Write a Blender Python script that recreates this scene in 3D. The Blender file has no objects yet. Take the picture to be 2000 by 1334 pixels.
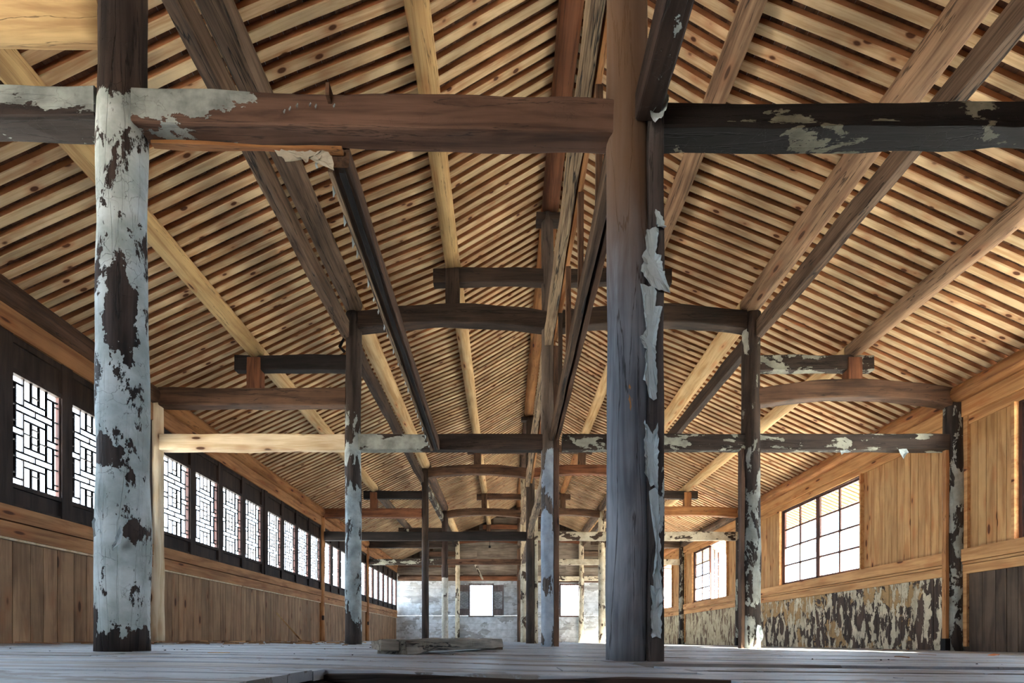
import bpy, math, random
from mathutils import Vector, Matrix, noise as mn

# ------------------------------------------------------------------ camera, sky, sun, exposure
C = bpy.context.scene.collection
scene = bpy.context.scene
F = 944.44                      # focal length in pixels of the 2000 px frame
ZC = 0.09                       # the lens is just above the floorboards
cam_data = bpy.data.cameras.new('camera')
cam_data.lens = 17.0
cam_data.sensor_width = 36.0
cam_data.shift_x = 0.007
cam_data.shift_y = 0.2915
cam_data.clip_start = 0.02
cam_data.clip_end = 300
cam = bpy.data.objects.new('camera', cam_data)
C.objects.link(cam)
cam.location = (0, 0, ZC)
cam.rotation_euler = (math.radians(90), 0, 0)
scene.camera = cam

world = bpy.data.worlds.new('sky')
scene.world = world
world.use_nodes = True
bg = world.node_tree.nodes['Background']
bg.inputs[0].default_value = (0.64, 0.81, 1.0, 1)
bg.inputs[1].default_value = 6.5

sun_data = bpy.data.lights.new('sun', 'SUN')
sun_data.energy = 75.0
sun_data.color = (1.0, 0.86, 0.68)
sun_data.angle = math.radians(3)
sun = bpy.data.objects.new('sun', sun_data)
C.objects.link(sun)
sun.location = (20, -10, 20)
sun.rotation_euler = Vector((-1.0, 0.75, -0.72)).to_track_quat('-Z', 'Y').to_euler()

scene.view_settings.view_transform = 'Standard'
scene.view_settings.look = 'None'
scene.view_settings.gamma = 1.0
scene.view_settings.use_curve_mapping = False
scene.view_settings.exposure = 1.72
scene.cycles.max_bounces = 10
scene.cycles.diffuse_bounces = 6
scene.cycles.sample_clamp_indirect = 8.0
scene.cycles.use_denoising = True

# ------------------------------------------------------------------ layout of the hall (metres)
LX = {'WL': -4.90, 'AL': -3.50, 'IL': -2.13, 'PL': -0.73, 'C': 0.68, 'PR': 2.06,
      'IR': 3.45, 'AR': 4.88, 'WR': 6.30}
FY = [None, 2.70, 6.80, 12.95, 17.2, 21.85]        # frames 1..5
END = 22.0
BACK = -3.4
PZ = {'WL': 3.50, 'AL': 4.15, 'IL': 4.79, 'PL': 5.38, 'C': 6.18, 'PR': 5.38, 'IR': 4.79, 'AR': 4.15, 'WR': 3.50}
PR_ = {'WL': .12, 'AL': .11, 'IL': .125, 'PL': .105, 'C': .12, 'PR': .105, 'IR': .14, 'AR': .11, 'WR': .12}
ROOF = [(-5.52, 3.365), (-4.90, 3.625), (-3.50, 4.265), (-2.13, 4.92), (-0.73, 5.49), (0.68, 6.31),
        (2.06, 5.49), (3.45, 4.92), (4.88, 4.265), (6.30, 3.625), (7.65, 3.06)]

def sstep(a, b, x):
    t = min(1, max(0, (x - a) / (b - a)))
    return t * t * (3 - 2 * t)

def floorz(x, y):
    return 0.005 - 0.0105 * x - 0.022 * sstep(-1.2, .6, x) * (1 - sstep(3, 6, y))

def px(x, y, d):
    """pixel of the photograph at depth d -> world point (used for measured positions)"""
    return Vector(((x - 986) * d / F, d, ZC + (1250 - y) * d / F))

# ------------------------------------------------------------------ materials
def srgb(r, g, b):
    f = lambda c: c / 12.92 if c <= .04045 else ((c + .055) / 1.055) ** 2.4
    return (f(r), f(g), f(b), 1)

class N:
    def __init__(s, name):
        s.m = bpy.data.materials.new(name)
        s.m.use_nodes = True
        s.t = s.m.node_tree
        s.b = s.t.nodes['Principled BSDF']
    def new(s, typ, **kw):
        n = s.t.nodes.new(typ)
        for k, v in kw.items():
            setattr(n, k, v)
        return n
    def link(s, a, b):
        s.t.links.new(a, b)
    def put(s, sock, v):
        if hasattr(v, 'is_linked') or isinstance(v, bpy.types.NodeSocket):
            s.link(v, sock)
        else:
            sock.default_value = v
    def math(s, op, a, b=0.0, c=None, clamp=False):
        n = s.new('ShaderNodeMath', operation=op)
        n.use_clamp = clamp
        s.put(n.inputs[0], a); s.put(n.inputs[1], b)
        if c is not None: s.put(n.inputs[2], c)
        return n.outputs[0]
    def vmath(s, op, a, b=(0, 0, 0)):
        n = s.new('ShaderNodeVectorMath', operation=op)
        s.put(n.inputs[0], a); s.put(n.inputs[1], b)
        return n.outputs['Value'] if op in ('LENGTH', 'DISTANCE') else n.outputs[0]
    def noise(s, vec, scale, detail=4, rough=.55, dist=0):
        n = s.new('ShaderNodeTexNoise')
        s.put(n.inputs['Vector'], vec)
        n.inputs['Scale'].default_value = scale
        n.inputs['Detail'].default_value = detail
        n.inputs['Roughness'].default_value = rough
        n.inputs['Distortion'].default_value = dist
        return n.outputs['Fac']
    def ramp(s, fac, a, b, lo=0.0, hi=1.0):
        n = s.new('ShaderNodeMapRange')
        n.interpolation_type = 'SMOOTHSTEP'
        s.put(n.inputs[0], fac)
        n.inputs[1].default_value = a; n.inputs[2].default_value = b
        n.inputs[3].default_value = lo; n.inputs[4].default_value = hi
        return n.outputs[0]
    def mix(s, fac, a, b, blend='MIX'):
        n = s.new('ShaderNodeMix', data_type='RGBA', blend_type=blend)
        s.put(n.inputs[0], fac); s.put(n.inputs[6], a); s.put(n.inputs[7], b)
        return n.outputs[2]

def desat(c, a=.86):
    l = .3 * c[0] + .55 * c[1] + .15 * c[2]
    return tuple(l + (q - l) * a for q in c)

def wood(name, light, dark, axis='X', grain=(1.0, 11, 11), fibre=.5, knots=0.0, knotcol=(.22, .12, .07),
         rand=.18, isl=False, stain=.35, paint=(), patches=(), bump=.35, rough=.75, cracks=0.0, fade=None):
    k = N(name)
    light, dark = desat(light), desat(dark)
    tc = k.new('ShaderNodeTexCoord').outputs['Object']
    if isl:
        rnd = k.new('ShaderNodeNewGeometry').outputs['Random Per Island']
    else:
        rnd = k.new('ShaderNodeObjectInfo').outputs['Random']
    off = k.vmath('SCALE', (13.7, 31.1, 47.3)); off.node.inputs['Scale'].default_value = 1
    k.put(off.node.inputs['Scale'], rnd)
    p = k.vmath('ADD', tc, off)
    s = {'X': grain, 'Y': (grain[1], grain[0], grain[2]), 'Z': (grain[1], grain[2], grain[0])}[axis]
    s2 = tuple(v * 4.5 if v > 5 else v * 2.0 for v in s)
    g = k.noise(k.vmath('MULTIPLY', p, s), 1, 5, .6, .8)
    f = k.noise(k.vmath('MULTIPLY', p, s2), 1, 3, .6)
    gg = k.math('ADD', k.math('MULTIPLY', g, 1 - fibre * .45), k.math('MULTIPLY', f, fibre * .45))
    col = k.mix(k.ramp(gg, .34, .62), srgb(*dark), srgb(*light))
    if stain:
        st = k.noise(p, 1.7, 3, .6)
        col = k.mix(1.0, col, k.new_grey(k.ramp(st, .3, .7, 1 - stain, 1.05)), 'MULTIPLY') if False else mulgrey(k, col, k.ramp(st, .3, .7, 1 - stain, 1.05))
    if rand:
        # every board or log its own tone
        r2 = k.math('FRACT', k.math('MULTIPLY', rnd, 7.31))
        col = mulgrey(k, col, k.math('MULTIPLY_ADD', rnd, rand * 2, 1 - rand))
        col = k.mix(k.math('MULTIPLY', r2, rand * 1.1), col, srgb(.70, .36, .18), 'MULTIPLY')
    height = gg
    if knots:
        v = k.new('ShaderNodeTexVoronoi')
        ks = {'X': (2.3, 8, 8), 'Y': (8, 2.3, 8), 'Z': (8, 8, 2.3)}[axis]
        k.put(v.inputs['Vector'], k.vmath('MULTIPLY', p, ks))
        v.inputs['Scale'].default_value = 1
        d = v.outputs['Distance']
        pick = k.ramp(k.new_sep(v.outputs['Color']) if False else sepx(k, v.outputs['Color']), 1 - min(.9, knots * 2.6) - .02, 1 - min(.9, knots * 2.6) + .02)
        core = k.math('MULTIPLY', k.ramp(d, .11, .19, 1, 0), pick)
        halo = k.math('MULTIPLY', k.ramp(d, .10, .5, .45, 0), pick)
        col = k.mix(halo, col, srgb(*[min(1, c * 1.9) for c in knotcol]))
        col = k.mix(core, col, srgb(*knotcol))
    if cracks:
        cs = {'X': (.55, 9, 9), 'Y': (9, .55, 9), 'Z': (9, 9, .55)}[axis]
        cn = k.noise(k.vmath('MULTIPLY', p, cs), 1, 6, .5, .4)
        cm = k.math('ABSOLUTE', k.math('SUBTRACT', cn, .5))
        line = k.ramp(cm, .001, .008 * cracks + .003, 1, 0)
        col = k.mix(k.math('MULTIPLY', line, min(1, .35 + .4 * cracks)), col, srgb(.08, .06, .05))
        height = k.math('SUBTRACT', height, k.math('MULTIPLY', line, .8))
    if fade:   # second colour blended in along the length: (axis index, from, to, colour)
        ax, a0, a1, fc, amt = fade
        comp = sepx(k, tc, ax)
        nn = k.math('MULTIPLY_ADD', k.noise(k.vmath('MULTIPLY', p, s), 1, 3), .5, comp)
        col = k.mix(k.ramp(nn, a0, a1, 0, amt), col, srgb(*fc))
    mask_total = None
    for L in paint:
        vec = k.vmath('MULTIPLY', k.vmath('ADD', tc if L.get('fixed') else p, (L.get('seed', 0) * 3.1, 5.2, 1.3)), L.get('stretch', (1, 1, 1)))
        nz = k.noise(vec, L['scale'], 8, L.get('r', .62), L.get('dist', .3))
        fine = k.noise(p, L['scale'] * 7, 4, .6)
        nz = k.math('MULTIPLY_ADD', k.math('SUBTRACT', fine, .5), .10, nz)
        for (ax, a0, a1, amt) in L.get('grad', ()):
            nz = k.math('ADD', nz, k.ramp(sepx(k, tc, ax), a0, a1, 0, amt))
        for (c, r, amt) in L.get('spots', ()):
            dd = k.vmath('LENGTH', k.vmath('MULTIPLY', k.vmath('SUBTRACT', tc, c), tuple(1 / q for q in r)))
            dd = k.math('ADD', dd, k.math('MULTIPLY', k.math('SUBTRACT', k.noise(k.vmath('MULTIPLY', tc, (1, 1.6, 1.6)), 9, 5, .65), .5), 2.6))
            nz = k.math('ADD', nz, k.ramp(dd, .45, 1.25, amt, 0))
        th = L['thr']
        m = k.ramp(nz, th, th + .012)
        rim = k.ramp(nz, th - .025, th + .004)  # dark line round paint edges: grime plus a painted edge shadow
        pc = k.mix(k.ramp(k.noise(p, 5, 5, .6), .3, .7), srgb(*L['c2']), srgb(*L['c1']))
        # hairline crazing of the paint
        cr = k.new('ShaderNodeTexVoronoi', feature='DISTANCE_TO_EDGE')
        wv = k.new('ShaderNodeTexNoise'); k.put(wv.inputs['Vector'], p); wv.inputs['Scale'].default_value = 9
        wv.inputs['Detail'].default_value = 4
        k.put(cr.inputs['Vector'], k.vmath('ADD', p, k.vmath('MULTIPLY', wv.outputs['Color'], (.16, .16, .16))))
        cr.inputs['Scale'].default_value = L.get('craze', 11)
        crl = k.math('MULTIPLY', k.ramp(cr.outputs['Distance'], .0, .014, 1, 0), k.ramp(k.noise(p, 5.3), .47, .6))
        pc = k.mix(k.math('MULTIPLY', crl, .6), pc, srgb(.22, .19, .17))
        col = k.mix(k.math('MULTIPLY', rim, L.get('rim', .55)), col, srgb(.13, .10, .09))
        col = k.mix(m, col, pc)
        height = k.math('ADD', k.math('MULTIPLY', height, .6), k.math('MULTIPLY', m, .9))
        height = k.math('SUBTRACT', height, k.math('MULTIPLY', crl, .4))
    k.put(k.b.inputs['Base Color'], col)
    k.b.inputs['Roughness'].default_value = rough
    k.b.inputs['Specular IOR Level'].default_value = .3
    bp = k.new('ShaderNodeBump')
    bp.inputs['Strength'].default_value = bump
    bp.inputs['Distance'].default_value = .01
    k.put(bp.inputs['Height'], height)
    k.link(bp.outputs[0], k.b.inputs['Normal'])
    return k.m

def sepx(k, v, i=0):
    n = k.new('ShaderNodeSeparateXYZ')
    k.put(n.inputs[0], v)
    return n.outputs[i]

def mulgrey(k, col, g):
    n = k.new('ShaderNodeVectorMath', operation='SCALE')
    k.put(n.inputs[0], col)
    k.put(n.inputs['Scale'], g)
    return n.outputs[0]

def plain(name, c, rough=.6, metal=0.0):
    k = N(name)
    tc = k.new('ShaderNodeTexCoord').outputs['Object']
    col = mulgrey(k, srgb(*c)[:3] if False else k.mix(k.noise(tc, 14, 4), srgb(*[q * .8 for q in c]), srgb(*c)), 1.0)
    k.put(k.b.inputs['Base Color'], col)
    k.b.inputs['Roughness'].default_value = rough
    k.b.inputs['Metallic'].default_value = metal
    return k.m

M = {}
WHT = dict(c1=(.74, .77, .76), c2=(.60, .63, .62))
GRY = dict(c1=(.58, .60, .58), c2=(.44, .45, .43))
BGE = dict(c1=(.80, .76, .66), c2=(.66, .60, .50))
M['pine'] = wood('pale_pine', (.86, .73, .52), (.72, .55, .33), knots=.10, knotcol=(.42, .24, .12), stain=.15, rand=.06)
M['pine_new'] = wood('fresh_pine', (.88, .80, .66), (.78, .66, .48), knots=.3, knotcol=(.30, .18, .10), stain=.1, rand=.05)
M['pine_yellow'] = wood('yellow_pine', (.86, .71, .46), (.70, .53, .32), knots=.12, knotcol=(.35, .2, .1), stain=.2, rand=.05, cracks=.6)
M['pine_orange'] = wood('orange_pine', (.74, .50, .28), (.56, .34, .17), knots=.25, knotcol=(.3, .15, .08), stain=.2, rand=.06, cracks=.5)
M['brown'] = wood('brown_timber', (.47, .34, .25), (.29, .20, .14), stain=.35, rand=.10, cracks=.8, knots=.1, knotcol=(.16, .09, .06))
M['brownpine'] = wood('brownish_pine', (.66, .52, .39), (.46, .34, .25), stain=.25, rand=.06, cracks=1.0, knots=.10, knotcol=(.3, .2, .14))
M['redbrown'] = wood('redbrown_timber', (.56, .34, .21), (.37, .20, .12), stain=.3, rand=.05, cracks=.5)
M['old'] = wood('old_weathered_timber', (.46, .37, .29), (.25, .18, .13), fibre=.9, stain=.4, rand=.12, cracks=1.6, bump=.7)
M['darkold'] = wood('dark_aged_timber', (.30, .23, .18), (.15, .11, .09), fibre=.8, stain=.4, rand=.12, cracks=1.2, bump=.5)
M['black'] = wood('blackened_timber', (.17, .14, .13), (.09, .075, .07), stain=.4, rand=.1, cracks=1.0)
M['black_paint'] = wood('blackened_timber_with_flakes', (.16, .14, .13), (.08, .07, .065), stain=.4, rand=.05, cracks=1.2, bump=.6,
                        paint=[dict(GRY, c1=(.56, .55, .47), c2=(.40, .39, .33), scale=2.2, thr=.585, stretch=(1, 2.2, 3.2))])
M['dark_paint'] = wood('dark_timber_with_peeling_paint', (.28, .22, .18), (.14, .11, .09), stain=.3, rand=.08, cracks=1.0, bump=.6,
                       paint=[dict(GRY, c1=(.66, .66, .60), c2=(.50, .50, .46), scale=2.6, thr=.53, stretch=(1, 2, 2.4))])
M['tie_half'] = wood('dark_timber_flaking_at_one_end', (.30, .23, .19), (.16, .12, .10), stain=.3, rand=0, cracks=1.0, bump=.6,
                     paint=[dict(GRY, c1=(.66, .67, .63), c2=(.46, .47, .44), scale=2.6, thr=.45, stretch=(1, 2, 2.4), grad=[(0, .8, 1.15, -.35)])])
M['beige_paint'] = wood('timber_with_beige_paint', (.36, .27, .2), (.2, .14, .1), stain=.3, rand=.05, cracks=.6, bump=.5,
                        paint=[dict(BGE, scale=2.6, thr=.43, stretch=(1, 2, 2))])
M['post_paint'] = wood('post_with_peeling_paint', (.30, .25, .22), (.16, .13, .11), stain=.3, rand=.08, cracks=1.0, bump=.7,
                       paint=[dict(WHT, c1=(.68, .71, .70), c2=(.50, .53, .52), scale=3.8, thr=.475, stretch=(.5, 1.5, 1.5), grad=[(0, 3.1, 3.5, -.22)], spots=[((.05, 0, -.05), (.30, .2, .2), -.35)])])
M['post_half'] = wood('post_half_stripped', (.30, .24, .20), (.15, .12, .10), stain=.3, rand=.08, cracks=1.0, bump=.7,
                      paint=[dict(WHT, c1=(.66, .66, .62), c2=(.5, .5, .46), scale=3.4, thr=.50, stretch=(.6, 1.6, 1.6), grad=[(0, 2.3, 3.3, -.10)])])
M['post_left'] = wood('big_post_peeling_white', (.30, .24, .21), (.13, .10, .09), stain=.3, rand=0, cracks=1.2, bump=.8,
                      paint=[dict(WHT, c1=(.79, .82, .81), c2=(.60, .64, .62), scale=4.6, thr=.41, r=.72, stretch=(.7, 1.5, 1.5), craze=9,
                                  grad=[(0, 2.98, 3.14, -.30)],
                                  spots=[((1.83, .05, -.09), (.27, .07, .09), -.5), ((1.07, -.02, -.11), (.09, .08, .07), -.45), ((.12, -.10, -.06), (.20, .07, .08), -.4), ((.65, .10, -.05), (.06, .03, .05), -.4), ((0, 0, 0), (.13, .4, .4), -.6)])])
M['post_centre'] = wood('big_post_grey_to_brown', (.53, .54, .56), (.34, .355, .38), stain=.35, rand=0, cracks=1.0, bump=.5,
                        fade=(0, 1.9, 2.9, (.40, .29, .19), .85))  # grey below, browner towards the top
M['batten_dark'] = wood('dark_batten', (.36, .32, .30), (.20, .175, .165), stain=.3, rand=0, cracks=.8, bump=.5,
                        paint=[dict(WHT, scale=4.0, thr=.60, stretch=(.5, 1.5, 1.5))])
M['flake'] = plain('torn_paint_sheet', (.74, .78, .78), .8)
M['flake_beige'] = plain('torn_paint_beige', (.72, .68, .60), .8)
M['tie_front'] = wood('tie_beam_part_painted', (.47, .34, .27), (.31, .21, .16), stain=.3, rand=0, cracks=.5, bump=.5, knots=.06, knotcol=(.2, .12, .09),
                      paint=[dict(GRY, c1=(.62, .64, .62), c2=(.40, .42, .41), scale=2.3, thr=.68, stretch=(1, 2.5, 3), grad=[(0, .2, 1.2, -.30), (2, -.10, .0, .2)],
                                  spots=[((.2, 0, .02), (.45, .3, .12), .35)])])
M['tie_aisle'] = wood('tie_beam_grey_painted', (.25, .2, .18), (.13, .1, .09), stain=.3, rand=0, cracks=1.0, bump=.7,
                      paint=[dict(GRY, c1=(.62, .65, .63), c2=(.44, .46, .45), scale=2.6, thr=.61, stretch=(1, 2, 2.5), grad=[(2, -.10, .05, .24)])])
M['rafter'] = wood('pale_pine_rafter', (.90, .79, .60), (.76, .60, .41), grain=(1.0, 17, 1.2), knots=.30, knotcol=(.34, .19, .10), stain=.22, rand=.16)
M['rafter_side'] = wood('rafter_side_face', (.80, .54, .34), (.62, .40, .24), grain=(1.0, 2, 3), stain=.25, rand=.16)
M['roofboard'] = wood('reddish_roof_boards', (.48, .33, .23), (.33, .215, .145), axis='Y', isl=True, stain=.3, rand=.28)
M['plank_left'] = wood('brown_pine_wall_planks', (.68, .53, .38), (.49, .36, .25), axis='Z', grain=(.8, 9, 9), isl=True, knots=.18, knotcol=(.28, .17, .1), stain=.25, rand=.14)
M['plank_right'] = wood('honey_pine_wall_planks', (.82, .62, .38), (.68, .46, .25), axis='Z', isl=True, knots=.22, knotcol=(.36, .2, .1), stain=.15, rand=.07)
M['sill_right'] = wood('honey_pine_beam', (.84, .62, .38), (.70, .47, .26), axis='Y', isl=True, knots=.25, knotcol=(.36, .2, .1), stain=.12, rand=.05)
M['sill_left'] = wood('orange_pine_beam', (.74, .52, .32), (.56, .36, .21), axis='Y', isl=True, knots=.2, knotcol=(.32, .18, .1), stain=.2, rand=.06)
M['plank_brown'] = wood('old_brown_wall_planks', (.42, .34, .27), (.28, .21, .16), axis='Z', isl=True, stain=.35, rand=.1)
M['plank_peel'] = wood('wall_planks_with_peeling_paint', (.36, .28, .23), (.22, .17, .14), axis='Z', isl=True, stain=.3, rand=.08, bump=.6,
                       paint=[dict(c1=(.70, .56, .38), c2=(.60, .48, .32), scale=1.5, thr=.56, stretch=(1, 1, 1), grad=[(2, .5, .8, .10)], fixed=1, rim=.2),
                              dict(c1=(.85, .80, .69), c2=(.70, .65, .55), scale=4.2, thr=.52, stretch=(1, 2.2, .75), fixed=1, seed=2)])
M['plank_pale'] = wood('wall_planks_with_worn_pale_paint', (.55, .44, .34), (.40, .31, .23), axis='Z', isl=True, stain=.25, rand=.14, bump=.4,
                       paint=[dict(c1=(.78, .74, .62), c2=(.66, .60, .48), scale=2.4, thr=.46, stretch=(1, 2.2, .8), rim=.3)])
M['lattice'] = wood('dark_lattice_wood', (.26, .20, .17), (.15, .115, .10), axis='Z', stain=.3, rand=.08)
M['lattice_thin'] = plain('lattice_bar', (.30, .27, .26), .6)
M['sash'] = wood('red_brown_sash', (.40, .26, .22), (.26, .17, .15), axis='Z', stain=.2, rand=.08)
M['plaster'] = wood('worn_white_limewash_boards', (.74, .74, .72), (.60, .60, .59), axis='X', grain=(.8, 6, 6), isl=True, stain=.25, rand=.08, bump=.3,
                    paint=[dict(c1=(.83, .84, .84), c2=(.70, .71, .71), scale=1.3, thr=.44, stretch=(1, 1, 1.6), rim=.12, fixed=1)])
M['gableboard'] = wood('grey_gable_boards', (.58, .54, .48), (.44, .39, .34), axis='X', isl=True, stain=.3, rand=.14)
M['shutter'] = wood('grey_brown_shutter', (.44, .38, .36), (.30, .26, .25), axis='Z', stain=.2, rand=.05)
M['iron'] = plain('rusty_iron', (.10, .08, .07), .6, .6)
M['dark'] = plain('dark_underfloor', (.10, .06, .05), .9)
M['chip'] = wood('wood_chip', (.72, .56, .38), (.45, .32, .2), stain=.3, rand=.35)
M['dirt'] = plain('dark_dirt', (.12, .10, .09), .9)
M['leaf'] = plain('orange_leaf', (.85, .45, .12), .6)
M['tile'] = plain('pale_roof_tiles', (.72, .76, .80), .8)
M['earth'] = plain('pale_ground', (.88, .86, .82), .9)
M['hewn'] = wood('weathered_hewn_timber', (.60, .56, .49), (.36, .33, .29), fibre=1, stain=.35, rand=0, cracks=1.6, bump=.9)

def floor_material():
    m = wood('worn_grey_floor_boards', (.60, .60, .58), (.44, .44, .43), grain=(.7, 9, 9), isl=True, stain=.3, rand=.10, bump=.25, rough=.55, cracks=.7,
             paint=[dict(c1=(.64, .67, .70), c2=(.55, .58, .61), scale=1.2, thr=.45, stretch=(.6, 2, 1), rim=.1)])
    return m
M['floor'] = floor_material()

def glass_material():
    k = N('window_glass')
    k.t.nodes.remove(k.b)
    tr = k.new('ShaderNodeBsdfTransparent')
    tr.inputs[0].default_value = (.93, .96, .97, 1)
    gl = k.new('ShaderNodeBsdfGlossy')
    gl.inputs['Roughness'].default_value = .05
    mx = k.new('ShaderNodeMixShader')
    mx.inputs[0].default_value = .04; k.link(tr.outputs[0], mx.inputs[1]); k.link(gl.outputs[0], mx.inputs[2])
    k.link(mx.outputs[0], k.t.nodes['Material Output'].inputs[0])
    return k.m
M['glass'] = glass_material()

# ------------------------------------------------------------------ object helpers
class MB:
    """collects polygons; build() links them as ONE mesh object"""
    def __init__(s):
        s.v = []; s.f = []
    def add(s, vs, fs):
        o = len(s.v)
        s.v += [tuple(v) for v in vs]
        s.f += [tuple(i + o for i in f) for f in fs]
    def box(s, a, b, c, d, e, f):
        """x0,x1,y0,y1,z0,z1"""
        vs = [(a, c, e), (b, c, e), (b, d, e), (a, d, e), (a, c, f), (b, c, f), (b, d, f), (a, d, f)]
        s.add(vs, [(0, 3, 2, 1), (4, 5, 6, 7), (0, 1, 5, 4), (1, 2, 6, 5), (2, 3, 7, 6), (3, 0, 4, 7)])
    def obox(s, p0, p1, w, h, up=(0, 0, 1)):
        p0, p1 = Vector(p0), Vector(p1)
        x = (p1 - p0).normalized(); y = Vector(up).cross(x).normalized(); z = x.cross(y)
        vs = []
        for p in (p0, p1):
            for a, b in ((-1, -1), (1, -1), (1, 1), (-1, 1)):
                vs.append(p + y * a * w / 2 + z * b * h / 2)
        s.add(vs, [(0, 1, 2, 3), (7, 6, 5, 4), (0, 4, 5, 1), (1, 5, 6, 2), (2, 6, 7, 3), (3, 7, 4, 0)])
    def mesh(s, name, mat, smooth=False):
        me = bpy.data.meshes.new(name)
        me.from_pydata(s.v, [], s.f)
        me.update()
        for m in (mat if isinstance(mat, (list, tuple)) else [mat]):
            me.materials.append(m)
        if smooth:
            me.polygons.foreach_set('use_smooth', [True] * len(me.polygons))
        return me
    def build(s, name, mat, parent=None, loc=(0, 0, 0), smooth=False):
        return put(name, s.mesh(name, mat, smooth), parent, loc)

def put(name, me, parent=None, loc=(0, 0, 0)):
    o = bpy.data.objects.new(name, me)
    C.objects.link(o)
    o.location = loc
    if parent: o.parent = parent
    return o

def tag(o, label, cat=None, group=None, kind=None):
    if label: o['label'] = label
    if cat: o['category'] = cat
    if group: o['group'] = group
    if kind: o['kind'] = kind
    return o

def struct(o, label=None):
    o['kind'] = 'structure'
    if label: o['label'] = label
    return o

def empty(name, loc):
    o = bpy.data.objects.new(name, None)
    C.objects.link(o)
    o.location = loc
    o.empty_display_size = .1
    return o

def section(w, h, rnd):
    if rnd:
        n = 20
        return [(math.cos(2 * math.pi * i / n) * w / 2, math.sin(2 * math.pi * i / n) * h / 2) for i in range(n)]
    r = min(w, h) * .10
    pts = []
    for cx, cy, a0 in ((w / 2 - r, h / 2 - r, 0), (-w / 2 + r, h / 2 - r, 90), (-w / 2 + r, -h / 2 + r, 180), (w / 2 - r, -h / 2 + r, 270)):
        for k in range(3):
            a = math.radians(a0 + 45 * k)
            pts.append((cx + math.cos(a) * r, cy + math.sin(a) * r))
    return pts

def beam_mesh(mb, L, w, h, rnd=False, arch=0.0, rough=.004, bend=.0, seed=0, taper=0.0, x0=0.0, step=.14, belly=0, oy=0, oz=0, flat=0.0):
    """a timber along local X from x0 to x0+L; section w (Y) by h (Z)"""
    sec = section(w, h, rnd)
    n = max(3, int(L / step)); k = len(sec)
    vs = []
    for i in range(n + 1):
        t = i / n
        x = x0 + L * t
        zc = oz + arch * (1 - (2 * t - 1) ** 2) + bend * mn.noise(Vector((x * .55, seed * 3.1, 0)))
        yc = oy + bend * mn.noise(Vector((x * .55, seed * 3.1, 9)))
        sc = 1 + taper * (1 - t) + belly * (1 - (2 * t - 1) ** 2)
        for j, (a, b) in enumerate(sec):
            d = 1 + (rough / (min(w, h) * .5)) * mn.noise(Vector((x * 2.3, a * 14 + seed, b * 14))) * 1.6
            if rnd and flat and b > 0: b = b * (1 - flat * .3)
            vs.append((x, yc + a * sc * d, zc + b * sc * d))
    fs = []
    for i in range(n):
        for j in range(k):
            a = i * k + j; b = i * k + (j + 1) % k
            fs.append((a, a + k, b + k, b))
    fs.append(tuple(range(k)))
    fs.append(tuple(reversed(range(n * k, n * k + k))))
    mb.add(vs, fs)

def orient(o, p0, p1, up=None):
    p0, p1 = Vector(p0), Vector(p1)
    x = (p1 - p0).normalized()
    up = Vector(up) if up else (Vector((0, 1, 0)) if abs(x.z) > .9 else Vector((0, 0, 1)))
    y = up.cross(x).normalized(); z = x.cross(y)
    m = Matrix((x, y, z)).transposed().to_4x4()
    m.translation = p0
    o.matrix_world = m

def member(name, p0, p1, w, h, mat, label=None, cat=None, group=None, parent=None, **kw):
    mb = MB()
    L = (Vector(p1) - Vector(p0)).length
    rnd = kw.get('rnd', False)
    beam_mesh(mb, L, w, h, **kw)
    me = mb.mesh(name, M[mat], smooth=True)
    if not rnd:
        me.polygons.foreach_set('use_smooth', [False] * len(me.polygons))
    else:
        for p in me.polygons:
            if len(p.vertices) > 4: p.use_smooth = False
    o = bpy.data.objects.new(name, me)
    C.objects.link(o)
    orient(o, p0, p1)
    if parent:
        o.parent = parent
        o.matrix_parent_inverse = parent.matrix_world.inverted() if False else Matrix()
        o.matrix_basis = world_of(parent).inverted() @ o.matrix_basis
    if label: tag(o, label, cat, group)
    return o

def world_of(o):
    m = o.matrix_basis.copy()
    return world_of(o.parent) @ m if o.parent else m

def column(name, x, y, ztop, r, mat, label, group='timber columns', taper=.12, square=False, seed=0, **kw):
    z0 = floorz(x, y) - .004
    return member(name, (x, y, z0), (x, y, ztop), 2 * r, 2 * r, mat, label, 'column', group,
                  rnd=not square, taper=taper, seed=seed, bend=.012, rough=.006, **kw)

def flake(parent, pts, y, name='paint_flake', mat='flake', curl=.0, seed=0, thick=.0015):
    """a torn sheet of paint: outline in world X,Z at depth y, curling towards the viewer at its right or lower edge"""
    n = len(pts)
    cx = sum(p[0] for p in pts) / n; cz = sum(p[1] for p in pts) / n
    inv = world_of(parent).inverted()
    rings = []
    for s in (1.0, .8, .5):
        for (a, b) in pts:
            X = cx + (a - cx) * s; Z = cz + (b - cz) * s
            e = max(0, s - .5) * 2
            Y = y - curl * e * (.4 + abs(mn.noise(Vector((X * 18, Z * 18, seed)))) * 2.2) - .004 * mn.noise(Vector((X * 30, Z * 30, seed + 5)))
            rings.append((X, Y, Z))
    rings.append((cx, y, cz))
    vs = [inv @ Vector(v) for v in rings]
    fs = []
    for r in range(2):
        for j in range(n):
            a = r * n + j; b = r * n + (j + 1) % n
            fs.append((a, b, b + n, a + n))
    for j in range(n):
        fs.append((2 * n + j, 2 * n + (j + 1) % n, 3 * n))
    back = [inv @ (Vector(v) + Vector((0, thick + .001, 0))) for v in rings]
    m = len(vs)
    vs2 = vs + back
    fs2 = fs + [tuple(i + m for i in reversed(f)) for f in fs] + [(j, j + m, (j + 1) % n + m, (j + 1) % n) for j in range(n)]
    mb = MB(); mb.add(vs2, fs2)
    return mb.build(name, M[mat], parent)

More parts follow.
